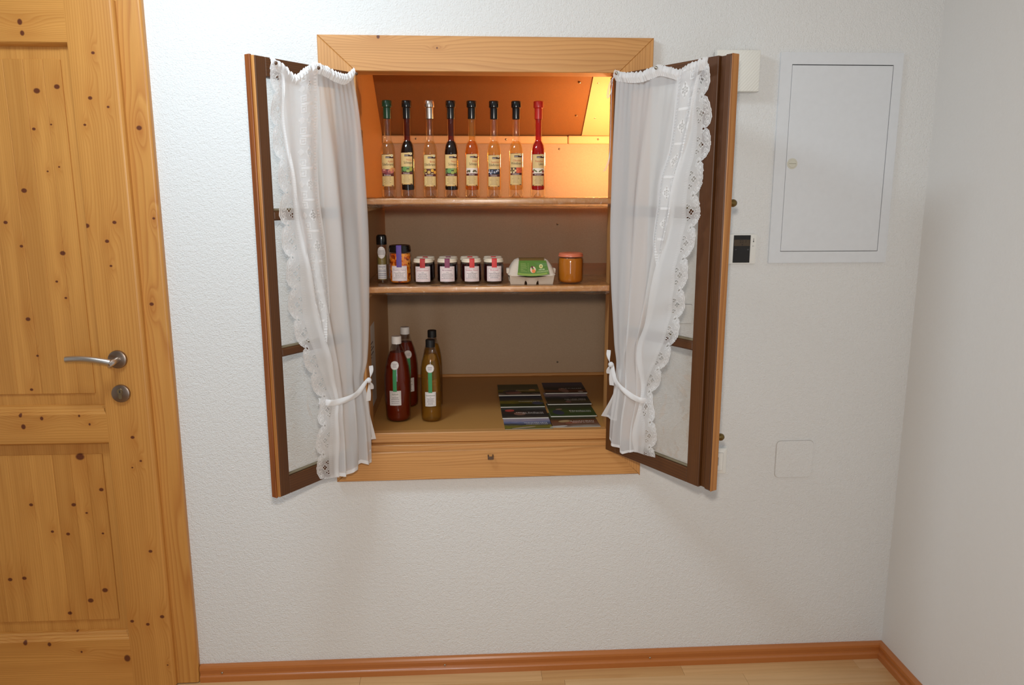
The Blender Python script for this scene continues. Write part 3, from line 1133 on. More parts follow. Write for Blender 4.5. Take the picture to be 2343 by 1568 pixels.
    kq = keep[:-1, :-1] & keep[1:, :-1] & keep[1:, 1:] & keep[:-1, 1:]
    ib = MB().grid(P, keep=kq).build('lace_inset', LACE, e, True)
    attr(ib, th)
    # ---- gathered heading
    nh = 900
    hp = spline(head, nh)
    x = np.linspace(0, 1, nh)
    ga = np.sin(2 * PI * (40 * x + 2.2 * np.sin(7 * x) + .8 * np.sin(31 * x)))
    gb = np.sin(2 * PI * (37 * x + 1.4 * np.sin(9 * x + 1)))
    rows = [(.0085, .45, .030), (.0055, .7, .034), (.001, .8, .0345), (-.004, .9, .036), (-.0075, .8, .034), (-.012, .6, .031), (-.018, .35, .028)]
    P = np.zeros((nh, len(rows), 3))
    for j, (dz, k_, dp) in enumerate(rows):
        zz = hp[:, 1] + dz + (.0018 * ga * (j == 0)) + (.0016 * gb * (j <= 1))
        P[:, j] = world_(hp[:, 0], zz, dp + .0032 * k_ * ga + .002 * k_ * gb)
    hb = MB().grid(P).build('gathered_heading', RIBBON, e, True)
    attr(hb, np.full((nh, len(rows)), .8))
    for pt, pz in pins:
        pin = MB().lathe([(0, q * .004), (.0032, q * .0034), (.0044, q * .0012), (.0046, 0)], 14, axis='y').build('drawing_pin', SCREW if q < 0 else IRON, e, True)
        pin.location = (pt, q * .041, pz - z0)
    # ---- tie-back ribbon
    nt_ = 60
    tp = spline(tie, nt_)
    tn = np.gradient(tp, axis=0)
    tn /= np.hypot(*tn.T)[:, None]
    nr = np.stack([-tn[:, 1], tn[:, 0]], -1)
    x = np.linspace(0, 1, nt_)
    wv = np.linspace(-1, 1, 9)
    P = np.zeros((nt_, 9, 3))
    for j, wj in enumerate(wv):
        hw = .0085 - .003 * np.exp(-x / .06)
        P[:, j] = world_(tp[:, 0] + nr[:, 0] * hw * wj, tp[:, 1] + nr[:, 1] * hw * wj,
                         .044 + .008 * np.sin(PI * x) - .003 * wj ** 2 + .0012 * np.sin(14 * x + 2 * wj) - .03 * sstep(.9, 1, x))
    rb = MB().grid(P).build('tie_back', RIBBON, e, True)
    attr(rb, np.full((nt_, 9), .9))
    # bow: small loops and two tails at the hinge side
    bow = MB()
    b0 = np.array(tie[0])
    vals = 0
    for (dt, dz), wd in (((-.014, .040), .006), ((-.013, -.030), .006), ((.002, -.062), .007)):
        n_ = 14
        xx = np.linspace(0, 1, n_)
        pth = np.stack([b0[0] + dt * np.sin(xx * PI / 2), b0[1] + dz * xx ** 1.2], -1)
        P = np.zeros((n_, 4, 3))
        for j, wj in enumerate((-1, -.33, .33, 1)):
            P[:, j] = world_(pth[:, 0] + wj * wd * (.35 + .65 * xx), pth[:, 1], .046 + .004 * np.sin(4 * xx + wj))
        bow.grid(P)
        vals += n_ * 4
    bw = bow.build('ribbon_bow', RIBBON, e, True)
    attr(bw, np.full(vals, .85))
    kn = MB()
    kn.lathe([(0, -.008), (.006, -.006), (.0085, 0), (.006, .006), (0, .008)], 12, (b0[0], q * .047, b0[1] - z0), axis='x')
    kb = kn.build('ribbon_knot', RIBBON, e, True)
    attr(kb, np.full(len(kb.data.vertices), 1.0))
    # ---- tail of the back layer
    (a0, a1, a2, a3, a4) = tail
    NTv, NTu = 40, 16
    vv2 = np.linspace(0, 1, NTv)[:, None]
    lf = spline([a0, a1, a2], NTv)
    rt = spline([a0, a4, a3], NTv)
    uu = np.linspace(0, 1, NTu)[None, :]
    t = lf[:, 0:1] * (1 - uu) + (rt[:, 0:1] + .012) * uu
    z = lf[:, 1:2] * (1 - uu) + rt[:, 1:2] * uu
    dep = .016 + .004 * np.sin(2 * PI * uu * 1.3 + 2 * vv2)
    tl = MB().grid(world_(t, z, dep + 0 * t)).build('back_tail', VOILE, e, True)
    th = np.zeros((NTv, NTu))
    th = np.where((vv2 > .93) | (uu < .22), .9, th)
    attr(tl, th)
    return e


HL = [(0.0285, 1.8419), (0.0115, 1.7524), (0.0023, 1.6363), (-0.0018, 1.5169), (-0.0042, 1.3947), (-0.0013, 1.2701), (0.0054, 1.1437), (0.0157, 1.0549), (0.0299, 0.9952), (0.0171, 0.9239), (0.0108, 0.8285), (0.0086, 0.7242)]
FL_ = [(0.2778, 1.8096), (0.2809, 1.7294), (0.2689, 1.6256), (0.2565, 1.5185), (0.2378, 1.4077), (0.2183, 1.2926), (0.1887, 1.1716), (0.1668, 1.0835), (0.1421, 0.9693), (0.1511, 0.9058), (0.1489, 0.8286), (0.1494, 0.7353)]
EL = [(0.32, 1.8365), (0.3191, 1.7262), (0.3161, 1.6237), (0.3116, 1.5189), (0.3084, 1.4114), (0.3052, 1.3013), (0.2894, 1.198), (0.2664, 1.1018), (0.2147, 0.9687), (0.2263, 0.9126), (0.2339, 0.8465), (0.2255, 0.7523)]
IL = [(0.1717, 1.8302), (0.1778, 1.7385), (0.1836, 1.6292), (0.1864, 1.5181), (0.1824, 1.4616), (0.1692, 1.3516), (0.166, 1.2275), (0.1880, 1.1312)]
curtain('lace_curtain', (-0.3618, -.030, ZL0), rzL, qL, ZL0, HL, FL_, EL, IL,
        [(0.313, 1.8381), (0.276, 1.8297), (0.2388, 1.8065), (0.2059, 1.825), (0.1677, 1.8445), (0.13, 1.8406), (0.0961, 1.8316), (0.0591, 1.8293), (0.0282, 1.8475)],
        [(0.0143, 0.9761), (0.0036, 0.894), (-0.0222, 0.799), (0.0047, 0.7997), (0.0106, 0.8689)],
        [(0.0299, 0.9952), (0.0693, 0.9711), (0.1104, 0.961), (0.1615, 0.9601), (0.1950, 0.9660)],
        [(0.305, 1.8333), (0.1662, 1.8395), (0.0281, 1.8421)],
        'white lace edged voile curtain tied back on the sash nearest the pine door', 5, 2.7, [.012, .010, .018, .006, .004, -.006, -.002, 0])
HR = [(0.0414, 1.8436), (0.0394, 1.7539), (0.0383, 1.6364), (0.0391, 1.5164), (0.0399, 1.3939), (0.0463, 1.2694), (0.0551, 1.1816), (0.0636, 1.1058), (0.0699, 1.0395), (0.067, 0.9629), (0.0547, 0.8803), (0.0476, 0.8054)]
FR = [(0.3447, 1.8048), (0.3222, 1.704), (0.3027, 1.6355), (0.2751, 1.5343), (0.2569, 1.4392), (0.2339, 1.358), (0.208, 1.2476), (0.1862, 1.1714), (0.1655, 1.0943), (0.1815, 0.9695), (0.1614, 0.8609), (0.1605, 0.798)]
ER = [(0.3828, 1.8332), (0.3896, 1.7245), (0.3906, 1.643), (0.3766, 1.5552), (0.3651, 1.4647), (0.3508, 1.3881), (0.3382, 1.2983), (0.3231, 1.2171), (0.3017, 1.1268), (0.2312, 0.9742), (0.2531, 0.9047), (0.2446, 0.8041)]
IR = [(0.2855, 1.807), (0.2809, 1.7307), (0.2664, 1.6373), (0.233, 1.5645), (0.2292, 1.4835), (0.221, 1.3904), (0.2390, 1.3309)]
cR = curtain('lace_curtain', (0.363, -.030, ZR0), rzR, qR, ZR0, HR, FR, ER, IR,
             [(0.0413, 1.8459), (0.0871, 1.836), (0.1378, 1.8313), (0.1783, 1.8353), (0.2097, 1.8391), (0.2485, 1.8291), (0.2819, 1.8199), (0.3217, 1.8316), (0.374, 1.839)],
             [(0.0705, 1.0227), (0.0523, 0.9465), (-0.0001, 0.8643), (0.0514, 0.8633), (0.0637, 0.949)],
             [(0.0699, 1.0395), (0.0844, 1.0032), (0.1187, 0.9791), (0.1627, 0.9641), (0.2060, 0.9575)],
             [(0.0568, 1.8454), (0.2076, 1.8406)],
             'white lace edged voile curtain tied back on the sash nearest the fuse box', 9, 2.6, [.0, -.012, -.020, -.022, -.010, 0])
cd = MB()
for pts in ([(.050, 1.842), (.030, 1.825), (.019, 1.796), (.021, 1.784), (.031, 1.792), (.038, 1.815), (.041, 1.835)],
            [(.050, 1.842), (.034, 1.822), (.024, 1.795), (.026, 1.786), (.034, 1.796), (.040, 1.82)],
            [(.036, 1.64), (.030, 1.615), (.015, 1.590), (.010, 1.586)], [(.036, 1.63), (.031, 1.608), (.018, 1.588)],
            [(.038, 1.82), (.0365, 1.75), (.037, 1.69), (.036, 1.63)]):
    p_ = spline(pts, 24)
    cd.tube([(a, qR * .040, b - ZR0) for a, b in p_], .0007, 6)
cdo = cd.build('draw_cord', RIBBON, cR, True)
attr(cdo, np.full(len(cdo.data.vertices), 1.0))

# ------------------------------------------------------------------ print and lettering helpers
_tc = {}


def text2d(body, bold=0.0):
    """outline of a word as flat polygons, normalised: x from 0, cap height as drawn by the font"""
    if body in _tc:
        return _tc[body]
    cu = bpy.data.curves.new('lettering', 'FONT')
    cu.body = body
    cu.resolution_u = 2
    cu.offset = bold
    ob = bpy.data.objects.new('lettering', cu)
    COL.objects.link(ob)
    bpy.context.view_layer.update()
    me = ob.evaluated_get(bpy.context.evaluated_depsgraph_get()).to_mesh()
    V = np.array([(p.co.x, p.co.y) for p in me.vertices]) if len(me.vertices) else np.zeros((0, 2))
    Fc = [list(p.vertices) for p in me.polygons]
    ob.to_mesh_clear()
    bpy.data.objects.remove(ob, do_unlink=True)
    bpy.data.curves.remove(cu)
    if len(V):
        V[:, 0] -= V[:, 0].min()
    _tc[body] = (V, Fc)
    return _tc[body]


_pm = {}


def ink(r, g, b, rough=.55):
    k = (r, g, b, rough)
    if k not in _pm:
        _pm[k] = plain('ink_%d_%d_%d' % (r, g, b), rgb(r, g, b), rough)
    return _pm[k]


class Print:
    """flat print in label coordinates (x to the right, z up), mapped onto a surface by `place(x, z, layer)`"""

    def __init__(self):
        self.items = []      # (verts2d, faces, material, layer)

    def rect(self, x0, x1, z0, z1, mat, layer=1, nx=1):
        V = [(x0 + (x1 - x0) * i / nx, z) for z in (z0, z1) for i in range(nx + 1)]
        F = [[i, i + 1, nx + 2 + i, nx + 1 + i] for i in range(nx)]
        self.items.append((V, F, mat, layer))

    def frame(self, x0, x1, z0, z1, w, mat, layer=1, nx=1):
        self.rect(x0, x1, z0, z0 + w, mat, layer, nx)
        self.rect(x0, x1, z1 - w, z1, mat, layer, nx)
        self.rect(x0, x0 + w, z0, z1, mat, layer)
        self.rect(x1 - w, x1, z0, z1, mat, layer)

    def ell(self, cx, cz, rx, rz, mat, layer=2, n=8, rot=0.0):
        """ellipse in upright strips, so that it can bend round a bottle"""
        c_, s_ = math.cos(rot), math.sin(rot)
        hw = math.sqrt((rx * c_) ** 2 + (rz * s_) ** 2)
        A = (s_ / rx) ** 2 + (c_ / rz) ** 2
        V, F = [], []
        for i in range(n + 1):
            x = -hw * math.cos(PI * i / n)
            B = x * c_ * s_ * (1 / rx ** 2 - 1 / rz ** 2)
            C = (x * c_ / rx) ** 2 + (x * s_ / rz) ** 2 - 1
            q = math.sqrt(max(0, B * B - A * C))
            V += [(cx + x, cz + (-B - q) / A), (cx + x, cz + (-B + q) / A)]
        for i in range(n):
            F.append([2 * i, 2 * i + 2, 2 * i + 3, 2 * i + 1])
        self.items.append((V, F, mat, layer))

    def poly(self, pts, mat, layer=2):
        self.items.append((pts, [list(range(len(pts)))], mat, layer))

    def text(self, body, x, z, h, mat, layer=3, width=None, align='c', bold=0.0):
        V, Fc = text2d(body, bold)
        if not len(V):
            return
        k = h / 0.70
        kx = k if width is None else min(k * 1.6, width / max(V[:, 0].max(), 1e-6))
        W = V[:, 0].max() * kx
        x0 = {'c': x - W / 2, 'l': x, 'r': x - W}[align]
        self.items.append(([(x0 + p[0] * kx, z + p[1] * k) for p in V], Fc, mat, layer))

    def lines(self, x0, x1, z0, z1, n, mat, layer=2, seed=0, centre=True, nx=2, fill=.34):
        """small print too fine to read"""
        r = random.Random(seed)
        for i in range(n):
            z = z1 - (i + .7) * (z1 - z0) / n
            hh = (z1 - z0) / n * fill
            w = (x1 - x0) * (r.uniform(.62, 1.0))
            a = (x0 + x1) / 2 - w / 2 if centre else x0
            x = a
            while x < a + w:
                l = r.uniform(.06, .19) * (x1 - x0)
                self.rect(x, min(x + l, a + w), z, z + hh, mat, layer, 1)
                x += l + (x1 - x0) * .025

    def build(self, name, place, parent, smooth=False, paper=True):
        mats, mb = [], MB()
        for V, F, mat, layer in self.items:
            if mat not in mats:
                mats.append(mat)
            mb.add([place(x, z, layer) for x, z in V], F, mats.index(mat))
        me = mb.build(name, mats, parent, smooth)
        return me


def on_cyl(r, rot=0.0, lift=.00012, tilt=0.0):
    def f(x, z, layer):
        a = x / r + rot
        rr = r + .0002 + layer * lift
        return (rr * math.sin(a), -rr * math.cos(a), z + tilt * x)
    return f


def split_label(pr, x0, x1, z0, z1, mat, nx=20):
    pr.rect(x0, x1, z0, z1, mat, 0, nx)


CLEAR = thin_glass('clear_bottle_glass', (.985, .98, .97, 1), 1.25, 0, .8)
CLEAR_IN = thin_glass('thick_glass_base', (.95, .93, .90, 1), 1.5, 0, .5)
CREAM = ink(220, 184, 122)
CREAM_D = ink(206, 158, 92)
MAROON = ink(84, 22, 22)
INKB = ink(40, 26, 20)
INKR = ink(196, 84, 38)
INKW = ink(232, 216, 206)
INKG = ink(120, 112, 112)
INKF = ink(150, 112, 72)
TAGD = ink(58, 24, 26)


def lathe_part(name, prof, mat, parent, seg=40, ang=50):
    return MB().lathe(prof, seg).build(name, mat, parent, angle=ang)


# ------------------------------------------------------------------ slim liqueur bottles
def fruit_print(p, kind, x0, x1, z0, z1):
    w = x1 - x0
    r = random.Random(hash(kind) % 97 if not isinstance(kind, str) else sum(map(ord, kind)))
    def E(fx, fz, rx, rz, c, l=2, rot=0):
        p.ell(x0 + fx * w, z0 + fz * (z1 - z0), rx * w, rz * (z1 - z0), ink(*c), l, rot=rot)
    if kind == 'apple':
        p.rect(x0, x1, z0, z1 - .002, ink(96, 34, 34), 1, 20)
        for fx, fz, c in ((.2, .55, (176, 92, 84)), (.78, .5, (196, 106, 88)), (.5, .25, (122, 44, 52)), (.95, .8, (214, 146, 84))):
            E(fx, fz, .24, .42, c)
        E(.24, .72, .10, .14, (222, 160, 140), 3)
    elif kind == 'nut':
        p.rect(x0, x1, z0, z1, ink(46, 54, 24), 1, 20)
        for fx, fz, rx, rz, c in ((.38, .58, .17, .46, (106, 146, 78)), (.14, .45, .09, .4, (92, 104, 62)), (.64, .22, .14, .28, (150, 158, 76)),
                                  (.86, .58, .13, .42, (164, 158, 68)), (.64, .86, .13, .18, (124, 150, 88))):
            E(fx, fz, rx, rz, c)
    elif kind == 'pear':
        p.rect(x0, x1, z0, z1, ink(84, 34, 20), 1, 20)
        for fx, fz, c in ((.17, .66, (196, 156, 70)), (.46, .34, (198, 160, 84)), (.72, .66, (226, 166, 62)), (.93, .34, (236, 160, 60)), (.03, .4, (150, 120, 60))):
            E(fx, fz, .12, .30, c)
        for fx in (.22, .72):
            E(fx, .06, .10, .07, (236, 212, 150))
    elif kind == 'pine':
        p.rect(x0, x1, z0, z1, ink(226, 206, 190), 1, 20)
        for fx, s_ in ((.2, 1), (.78, 1)):
            for k in range(9):
                E(fx + r.uniform(-.15, .15), .38 + r.uniform(-.12, .18), .07, .12, r.choice(((92, 74, 38), (112, 66, 40), (78, 84, 44))), 2, r.uniform(-.6, .6))
    elif kind == 'plum':
        p.rect(x0, x1, z0, z1, ink(22, 24, 44), 1, 20)
        for k in range(34):
            E(r.uniform(.03, .97), r.uniform(.08, .92), .045, .09, r.choice(((214, 210, 216), (130, 138, 168), (60, 64, 92), (236, 226, 220))), 2, r.uniform(0, 3))
    elif kind == 'mix':
        p.rect(x0, x1, z0, z1, ink(72, 46, 28), 1, 20)
        p.rect(x0 + .54 * w, x1, z0, z1, ink(206, 74, 42), 2, 10)
        for fx, fz, c in ((.08, .7, (196, 160, 120)), (.2, .35, (140, 116, 60)), (.34, .72, (216, 180, 120)), (.48, .4, (226, 186, 130)), (.12, .1, (232, 206, 160)), (.36, .1, (226, 196, 150))):
            E(fx, fz, .075, .22, c)
        for fx, fz in ((.64, .6), (.78, .35), (.9, .7), (.7, .15), (.93, .2)):
            E(fx, fz, .08, .2, (226, 96, 52), 3)
    else:
        p.rect(x0, x1, z0, z1, ink(232, 216, 196), 1, 20)
        for k, (fx, fz, a) in enumerate(((.16, .66, .3), (.28, .5, -.5), (.36, .42, -.7), (.62, .42, .7), (.72, .52, .5), (.84, .66, -.3))):
            E(fx, fz, .10, .12, (104, 104, 48), 2, a)
        for fx in (.09, .89):
            E(fx, .36, .085, .22, (146, 44, 32), 3)


def liqueur(x, capmat, liq, neck_full, word1, word2, caption, kind, label, zlab, rot, y=.100, capname='capsule', neckliq=None):
    e = tag(empty('liqueur_bottle', (x, y, SH1 + .0014)), label, 'bottle', 'slim liqueur bottles on the upper shelf')
    out = [(0, .016), (.006, .012), (.014, .002), (.019, 0), (.0215, .0015), (.022, .005), (.0215, .06), (.0213, .130), (.0205, .141), (.0178, .152),
           (.0138, .160), (.0112, .166), (.0104, .172), (.0102, .232), (0, .232)]
    lathe_part('glass', out, CLEAR, e, 40, 60)
    if True:
        top = [(.0176, .143), (.0156, .153), (.0118, .1605), (.0090, .165), (0, .165)]
        prof = [(0, .0215), (.004, .0215), (.0185, .0235), (.0195, .030), (.0195, .132)] + top
        lathe_part('drink', prof, liq, e, 36, 60)
        if neck_full:
            lathe_part('drink_in_neck', [(0, .1652), (.0090, .1652), (.0084, .173), (.0084, .230), (0, .230)], neckliq or liq, e, 28, 60)
    lathe_part(capname, [(.0114, .2285), (.0116, .230), (.0116, .2585), (.0128, .2600), (.0146, .2612), (.0148, .2625), (.0146, .2775), (.0136, .2795), (0, .2798)], capmat, e, 36, 35)
    # label
    p = Print()
    hw, za, zb_ = .0196, zlab, zlab + .0925
    split_label(p, -hw, hw, za, zb_, CREAM)
    p.rect(-hw, -hw + .0015, za, zb_, CREAM_D, 1)
    p.rect(-hw, hw, za, za + .0016, CREAM_D, 1, 20)
    for k in range(7):
        p.ell(-hw + .004 + .005 * k, za + .0015, .003, .0012 + .0008 * (k % 2), MAROON if k in (0, 6) else CREAM_D, 2)
    p.rect(-hw, hw * .3, zb_ - .0011, zb_, ink(92, 40, 24), 1, 14)
    p.rect(-.0045, hw, zb_ - .0115, zb_ - .0060, TAGD, 1, 12)
    p.text('Retterhof', .0015, zb_ - .0103, .0028, INKW, 3, .0100)
    p.ell(.0145, zb_ - .0042, .0040, .0036, ink(238, 220, 178), 2)
    p.ell(.0140, zb_ - .0040, .0010, .0012, INKB, 3)
    p.text(word1, hw - .0022, zb_ - .0235, .0060, INKR, 3, .0155 if len(word1) < 7 else .026, 'r')
    p.text(word2, hw - .0012, zb_ - .0325, .0076, INKB, 3, {True: .0250, False: .033}[len(word2) < 8] if word2 != 'Likör' else .0165, 'r', )
    fruit_print(p, kind, -hw, hw, za + .0360, za + .0515)
    p.rect(-hw, hw, za + .0295, za + .0358, MAROON, 1, 20)
    p.text(caption, 0, za + .0310, .0034, INKW, 3, .0200)
    p.lines(-.0115, .0115, za + .005, za + .0285, 6, INKF, 2, int(x * 1000) % 50)
    p.build('label', on_cyl(.0215, rot), e)
    return e


CAPK = plain('black_capsule', rgb(16, 16, 17), .2)
LQ_CLEAR = liquid('clear_brandy', (.95, .86, .70, 1), rgb(190, 140, 80), .06)
LQ_GOLD = liquid('golden_brandy', (.97, .83, .55, 1), rgb(200, 150, 70), .12)
LQ_AMBER = liquid('amber_brandy', (.95, .60, .20, 1), rgb(190, 100, 30), .22)
LQ_DARK = liquid('dark_walnut_liqueur', (.16, .03, .01, 1), rgb(26, 8, 4), .75)
LQ_DARKN = liquid('dark_liqueur_thin', (.62, .17, .05, 1), rgb(80, 20, 6), .35)
LQ_RED = liquid('red_berry_liqueur', (.80, .04, .02, 1), rgb(176, 14, 6), .70)
LQ_REDN = liquid('red_liqueur_thin', (.92, .16, .08, 1), rgb(190, 24, 10), .5)
CAPG = plain('dark_green_capsule', rgb(20, 58, 36), .25)
CAPS = steel('silver_capsule', rgb(206, 198, 190), .25)
CAPR = plain('red_capsule', rgb(190, 34, 24), .35)
R0 = -.09
liqueur(-.2830, CAPG, LQ_CLEAR, False, 'Apfel', 'Edelbrand', 'Boskop', 'apple', 'slim clear liqueur bottle with dark green capsule and red apples on its label', .0330, R0)
liqueur(-.2257, CAPK, LQ_DARK, True, 'Nuss', 'Schnaps', 'Walnuss', 'nut', 'slim dark walnut bottle beside the green capped bottle, black capsule', .0385, R0 - .1, neckliq=LQ_DARKN)
liqueur(-.1592, CAPS, LQ_CLEAR, False, 'Birne', 'Edelbrand', 'Speckbirne', 'pear', 'slim clear liqueur bottle with silver capsule and yellow pears on its label', .0325, R0)
liqueur(-.0964, CAPK, LQ_DARK, True, 'Nuss', 'Schnaps', 'Walnuss', 'nut', 'slim dark walnut bottle between the silver capped and the amber bottle', .0335, R0, neckliq=LQ_DARKN)
liqueur(-.0347, CAPK, LQ_AMBER, True, 'Zirben', 'Schnaps', 'Zirbe', 'pine', 'slim amber orange liqueur bottle with black capsule and pine cones on its label', .0345, R0, neckliq=LQ_GOLD)
liqueur(.0312, CAPK, LQ_GOLD, False, 'Zwetschken', 'Edelbrand', 'Zwetschke', 'plum', 'slim golden liqueur bottle with black capsule and dark blue plums on its label', .0315, R0)
liqueur(.0972, CAPK, LQ_GOLD, False, 'Obstler', 'Winkelbrand', 'Hausbrand', 'mix', 'slim golden liqueur bottle with brown and orange fruit on its label', .0365, R0 - .03)
liqueur(.1635, CAPR, LQ_RED, True, 'Preiselbeer', 'Likör', 'Preisel', 'berry', 'slim bright red liqueur bottle with red capsule at the row end', .0345, R0, neckliq=LQ_REDN)

# ------------------------------------------------------------------ jars on the lower shelf
Z2 = SH2 + .0014
LABP = ink(232, 214, 210)
LABW = ink(226, 218, 214)
LIDW = plain('cream_lid', rgb(226, 208, 184), .3)
JAMG = thin_glass('jam_jar_glass', (.98, .97, .96, 1), 1.4, 0, .35)


def jar(name, x, y, label, group, r, hgt, body, lid, lidmat, strip, title, titlec, seed, lw, z0l, z1l, rot=0.0, red=(150, 60, 66)):
    e = tag(empty(name, (x, y, Z2)), label, 'jar', group)
    lh = lid
    gp = [(0, .001), (r * .80, .001), (r * .93, .004), (r, .011), (r, hgt - lh - .010), (r * .96, hgt - lh - .004), (r * .90, hgt - lh), (r * .90, hgt - .003), (0, hgt - .003)]
    lathe_part('glass', gp, JAMG, e, 44, 60)
    bp_ = [(0, .003), (r * .78, .003), (r * .90, .007), (r - .0022, .013), (r - .0022, hgt - lh - .012), (r * .88, hgt - lh - .004), (0, hgt - lh - .004)]
    lathe_part('preserve', bp_, body, e, 40, 60)
    rl = r * .985
    lathe_part('lid', [(rl - .001, hgt - lh), (rl, hgt - lh + .001), (rl, hgt - lh * .62), (rl - .0012, hgt - lh * .5), (rl - .001, hgt - lh * .3), (rl - .003, hgt - .001),
                       (rl - .007, hgt), (rl - .011, hgt - .0012), (0, hgt - .0012)], lidmat, e, 48, 40)
    if strip:
        ms = MB()
        sw = .0078
        pts = []
        for (yy, zz) in ((-(r + .0006), z1l - .004), (-(r + .0006), hgt - lh - .011), (-(r * .985 + .0012), hgt - lh - .001), (-(r * .985 + .0009), hgt - .004), (-(r * .985 - .002), hgt - .0004),
                         (-(r * .985 - .007), hgt + .0006), (-(r * .985 - .014), hgt - .0004)):
            pts.append((yy, zz))
        vs_ = []
        for yy, zz in pts:
            for k in range(5):
                a = (-sw + 2 * sw * k / 4)
                rr = -yy
                th_ = a / rr
                vs_.append((rr * math.sin(th_ + rot), -rr * math.cos(th_ + rot), zz))
        ms.add(vs_, [[i * 5 + k, i * 5 + k + 1, (i + 1) * 5 + k + 1, (i + 1) * 5 + k] for i in range(len(pts) - 1) for k in range(4)])
        ms.build('seal_strip', strip, e)
    if title:
        p = Print()
        rd = ink(*red)
        split_label(p, -lw, lw, z0l, z1l, LABP)
        p.frame(-lw + .0035, lw - .0035, z0l + .0065, z1l - .0065, .0006, rd, 1, 8)
        p.rect(-lw + .001, lw - .001, z0l + .0022, z0l + .0028, rd, 1, 8)
        p.rect(-lw + .001, lw - .001, z1l - .0028, z1l - .0022, rd, 1, 8)
        p.text(title, 0, z1l - .0135, .0042, ink(*titlec), 3, (2 * lw - .010) * min(1, .30 + len(title) * .06))
        p.text('220g', 0, z1l - .0190, .0026, INKG, 3, .0075)
        p.lines(-lw + .0055, lw - .0055, z0l + .0085, z1l - .0195, 6, INKG, 2, seed)
        p.build('label', on_cyl(r, rot), e)
    return e


JAM = plain('blackcurrant_jam', rgb(20, 4, 6), .15)
JAMR = plain('dark_red_jam', rgb(44, 6, 8), .15)
RED_S, PUR_S, RED_S2, VIO = ink(176, 40, 38), ink(132, 58, 86), ink(206, 54, 52), ink(84, 56, 132)
jx = (-.1863, -.1139, -.0401, .0282)
jb = (-.1835, -.1122, -.0448, .0284)
js = (RED_S, PUR_S, RED_S2, RED_S2)
jt = ('Johannisbeer', 'Brombeer', 'Himbeer Ribisel', 'Ribisel')
jc = ((168, 62, 70), (134, 62, 92), (190, 84, 100), (196, 92, 110))
jl = ('Johannisbeer label', 'Brombeer label', 'Himbeer Ribisel label', 'Ribisel label')
ja = ('front dark jam jar with crimson seal strip next to the orange pickle jar', 'front dark jam jar with plum purple seal strip and Brombeer label',
      'front dark jam jar with bright red strip and long two word label', 'front dark jam jar with bright red strip beside the egg carton')
jbk = ('second row jam jar standing behind the crimson striped jar', 'second row jam jar standing behind the purple striped jar',
       'second row jam jar standing behind the long two word label jar', 'second row jam jar behind the jar next to the egg carton')
for i in range(4):
    jar('jam_jar', jx[i], .098, ja[i], 'jam jars on the lower shelf', .0307, .0765, JAM if i < 2 else JAMR, .0125, LIDW, js[i], jt[i], jc[i], i + 3, .0240, .0075, .0535, (-.04, .02, .05, .03)[i])
    jar('jam_jar', jb[i], .172, jbk[i], 'jam jars on the lower shelf', .0307, .0765, JAM if i < 2 else JAMR, .0125, LIDW, js[i], jt[i], jc[i], i + 30, .0240, .0075, .0535, .02)


def chunks():
    m, nt, out = new_mat('orange_pickled_vegetables')
    c = objco(nt)
    vor = N(nt, 'TexVoronoi')
    vor.inputs['Scale'].default_value = 95
    nt.links.new(c, vor.inputs['Vector'])
    n = noise_(nt, c, 70, 3)
    ramp = N(nt, 'ValToRGB')
    sp = N(nt, 'SeparateColor')
    nt.links.new(vor.outputs['Color'], sp.inputs[0])
    nt.links.new(math_(nt, 'ADD', math_(nt, 'MULTIPLY', sp.outputs[0], .7), math_(nt, 'MULTIPLY', n, .4)), ramp.inputs[0])
    cr = ramp.color_ramp
    cr.elements[0].color = rgb(120, 36, 6)
    cr.elements[0].position = .2
    cr.elements[1].color = rgb(240, 150, 50)
    cr.elements[1].position = .85
    e_ = cr.elements.new(.5)
    e_.color = rgb(206, 84, 12)
    principled(nt, out, ramp.outputs[0], .2, normal=bump_(nt, vor.outputs['Distance'], .6, .003))
    return m


jar('pickle_jar', -.2574, .110, 'orange pickle jar with black lid and violet seal strip', None, .0345, .1165, chunks(), .021, BLACK, VIO, 'Zucchini-Curry', (120, 70, 110), 77, .0240, .0095, .0550, -.02, (90, 60, 90))
HONEY = liquid('honey', (.95, .55, .12, 1), rgb(206, 124, 34), .70)
LIDP = plain('salmon_pink_lid', rgb(214, 116, 84), .3)
jar('honey_jar', .2636, .085, 'unlabelled amber honey jar with salmon pink lid', None, .0385, .0925, HONEY, .0120, LIDP, None, None, None, 0, 0, 0, 0)

# herb mill
e = tag(empty('herb_mill', (-.3140, .128, Z2)), 'slim glass herb mill with black cap and round label in the shelf corner', 'herb mill')
lathe_part('glass', [(0, .006), (.010, .002), (.0150, 0), (.0156, .004), (.0152, .010), (.0152, .118), (0, .118)], CLEAR, e)
HERB = mdf('dried_herbs', rgb(110, 96, 50), rgb(160, 138, 76))
lathe_part('herbs', [(0, .009), (.0136, .009), (.0138, .012), (.0138, .082), (0, .088)], HERB, e)
lathe_part('cap', [(.0156, .1165), (.0160, .118), (.0160, .137), (.0150, .143), (.0110, .1465), (.0045, .1465), (0, .1455)], BLACK, e, 40, 35)
p = Print()
split_label(p, -.0150, .0150, .012, .056, LABW)
p.text('40g', .002, .044, .0030, INKG, 3, .005)
for a, b, n_ in ((.047, .052, 1), (.033, .041, 2), (.020, .031, 2), (.015, .019, 1)):
    p.lines(-.0125, .0135, a, b, n_, ink(84, 96, 118), 2, int(a * 1000), nx=3)
p.build('lower_label', on_cyl(.0153, .03), e)
p = Print()
V = 22
p.items.append(([(.0136 * math.cos(2 * PI * i / V), .093 + .0180 * math.sin(2 * PI * i / V)) for i in range(V)], [[i, (i + 1) % V, V - 2 - i if False else (V - 1 - i) % V] for i in range(0)], LABW, 0))
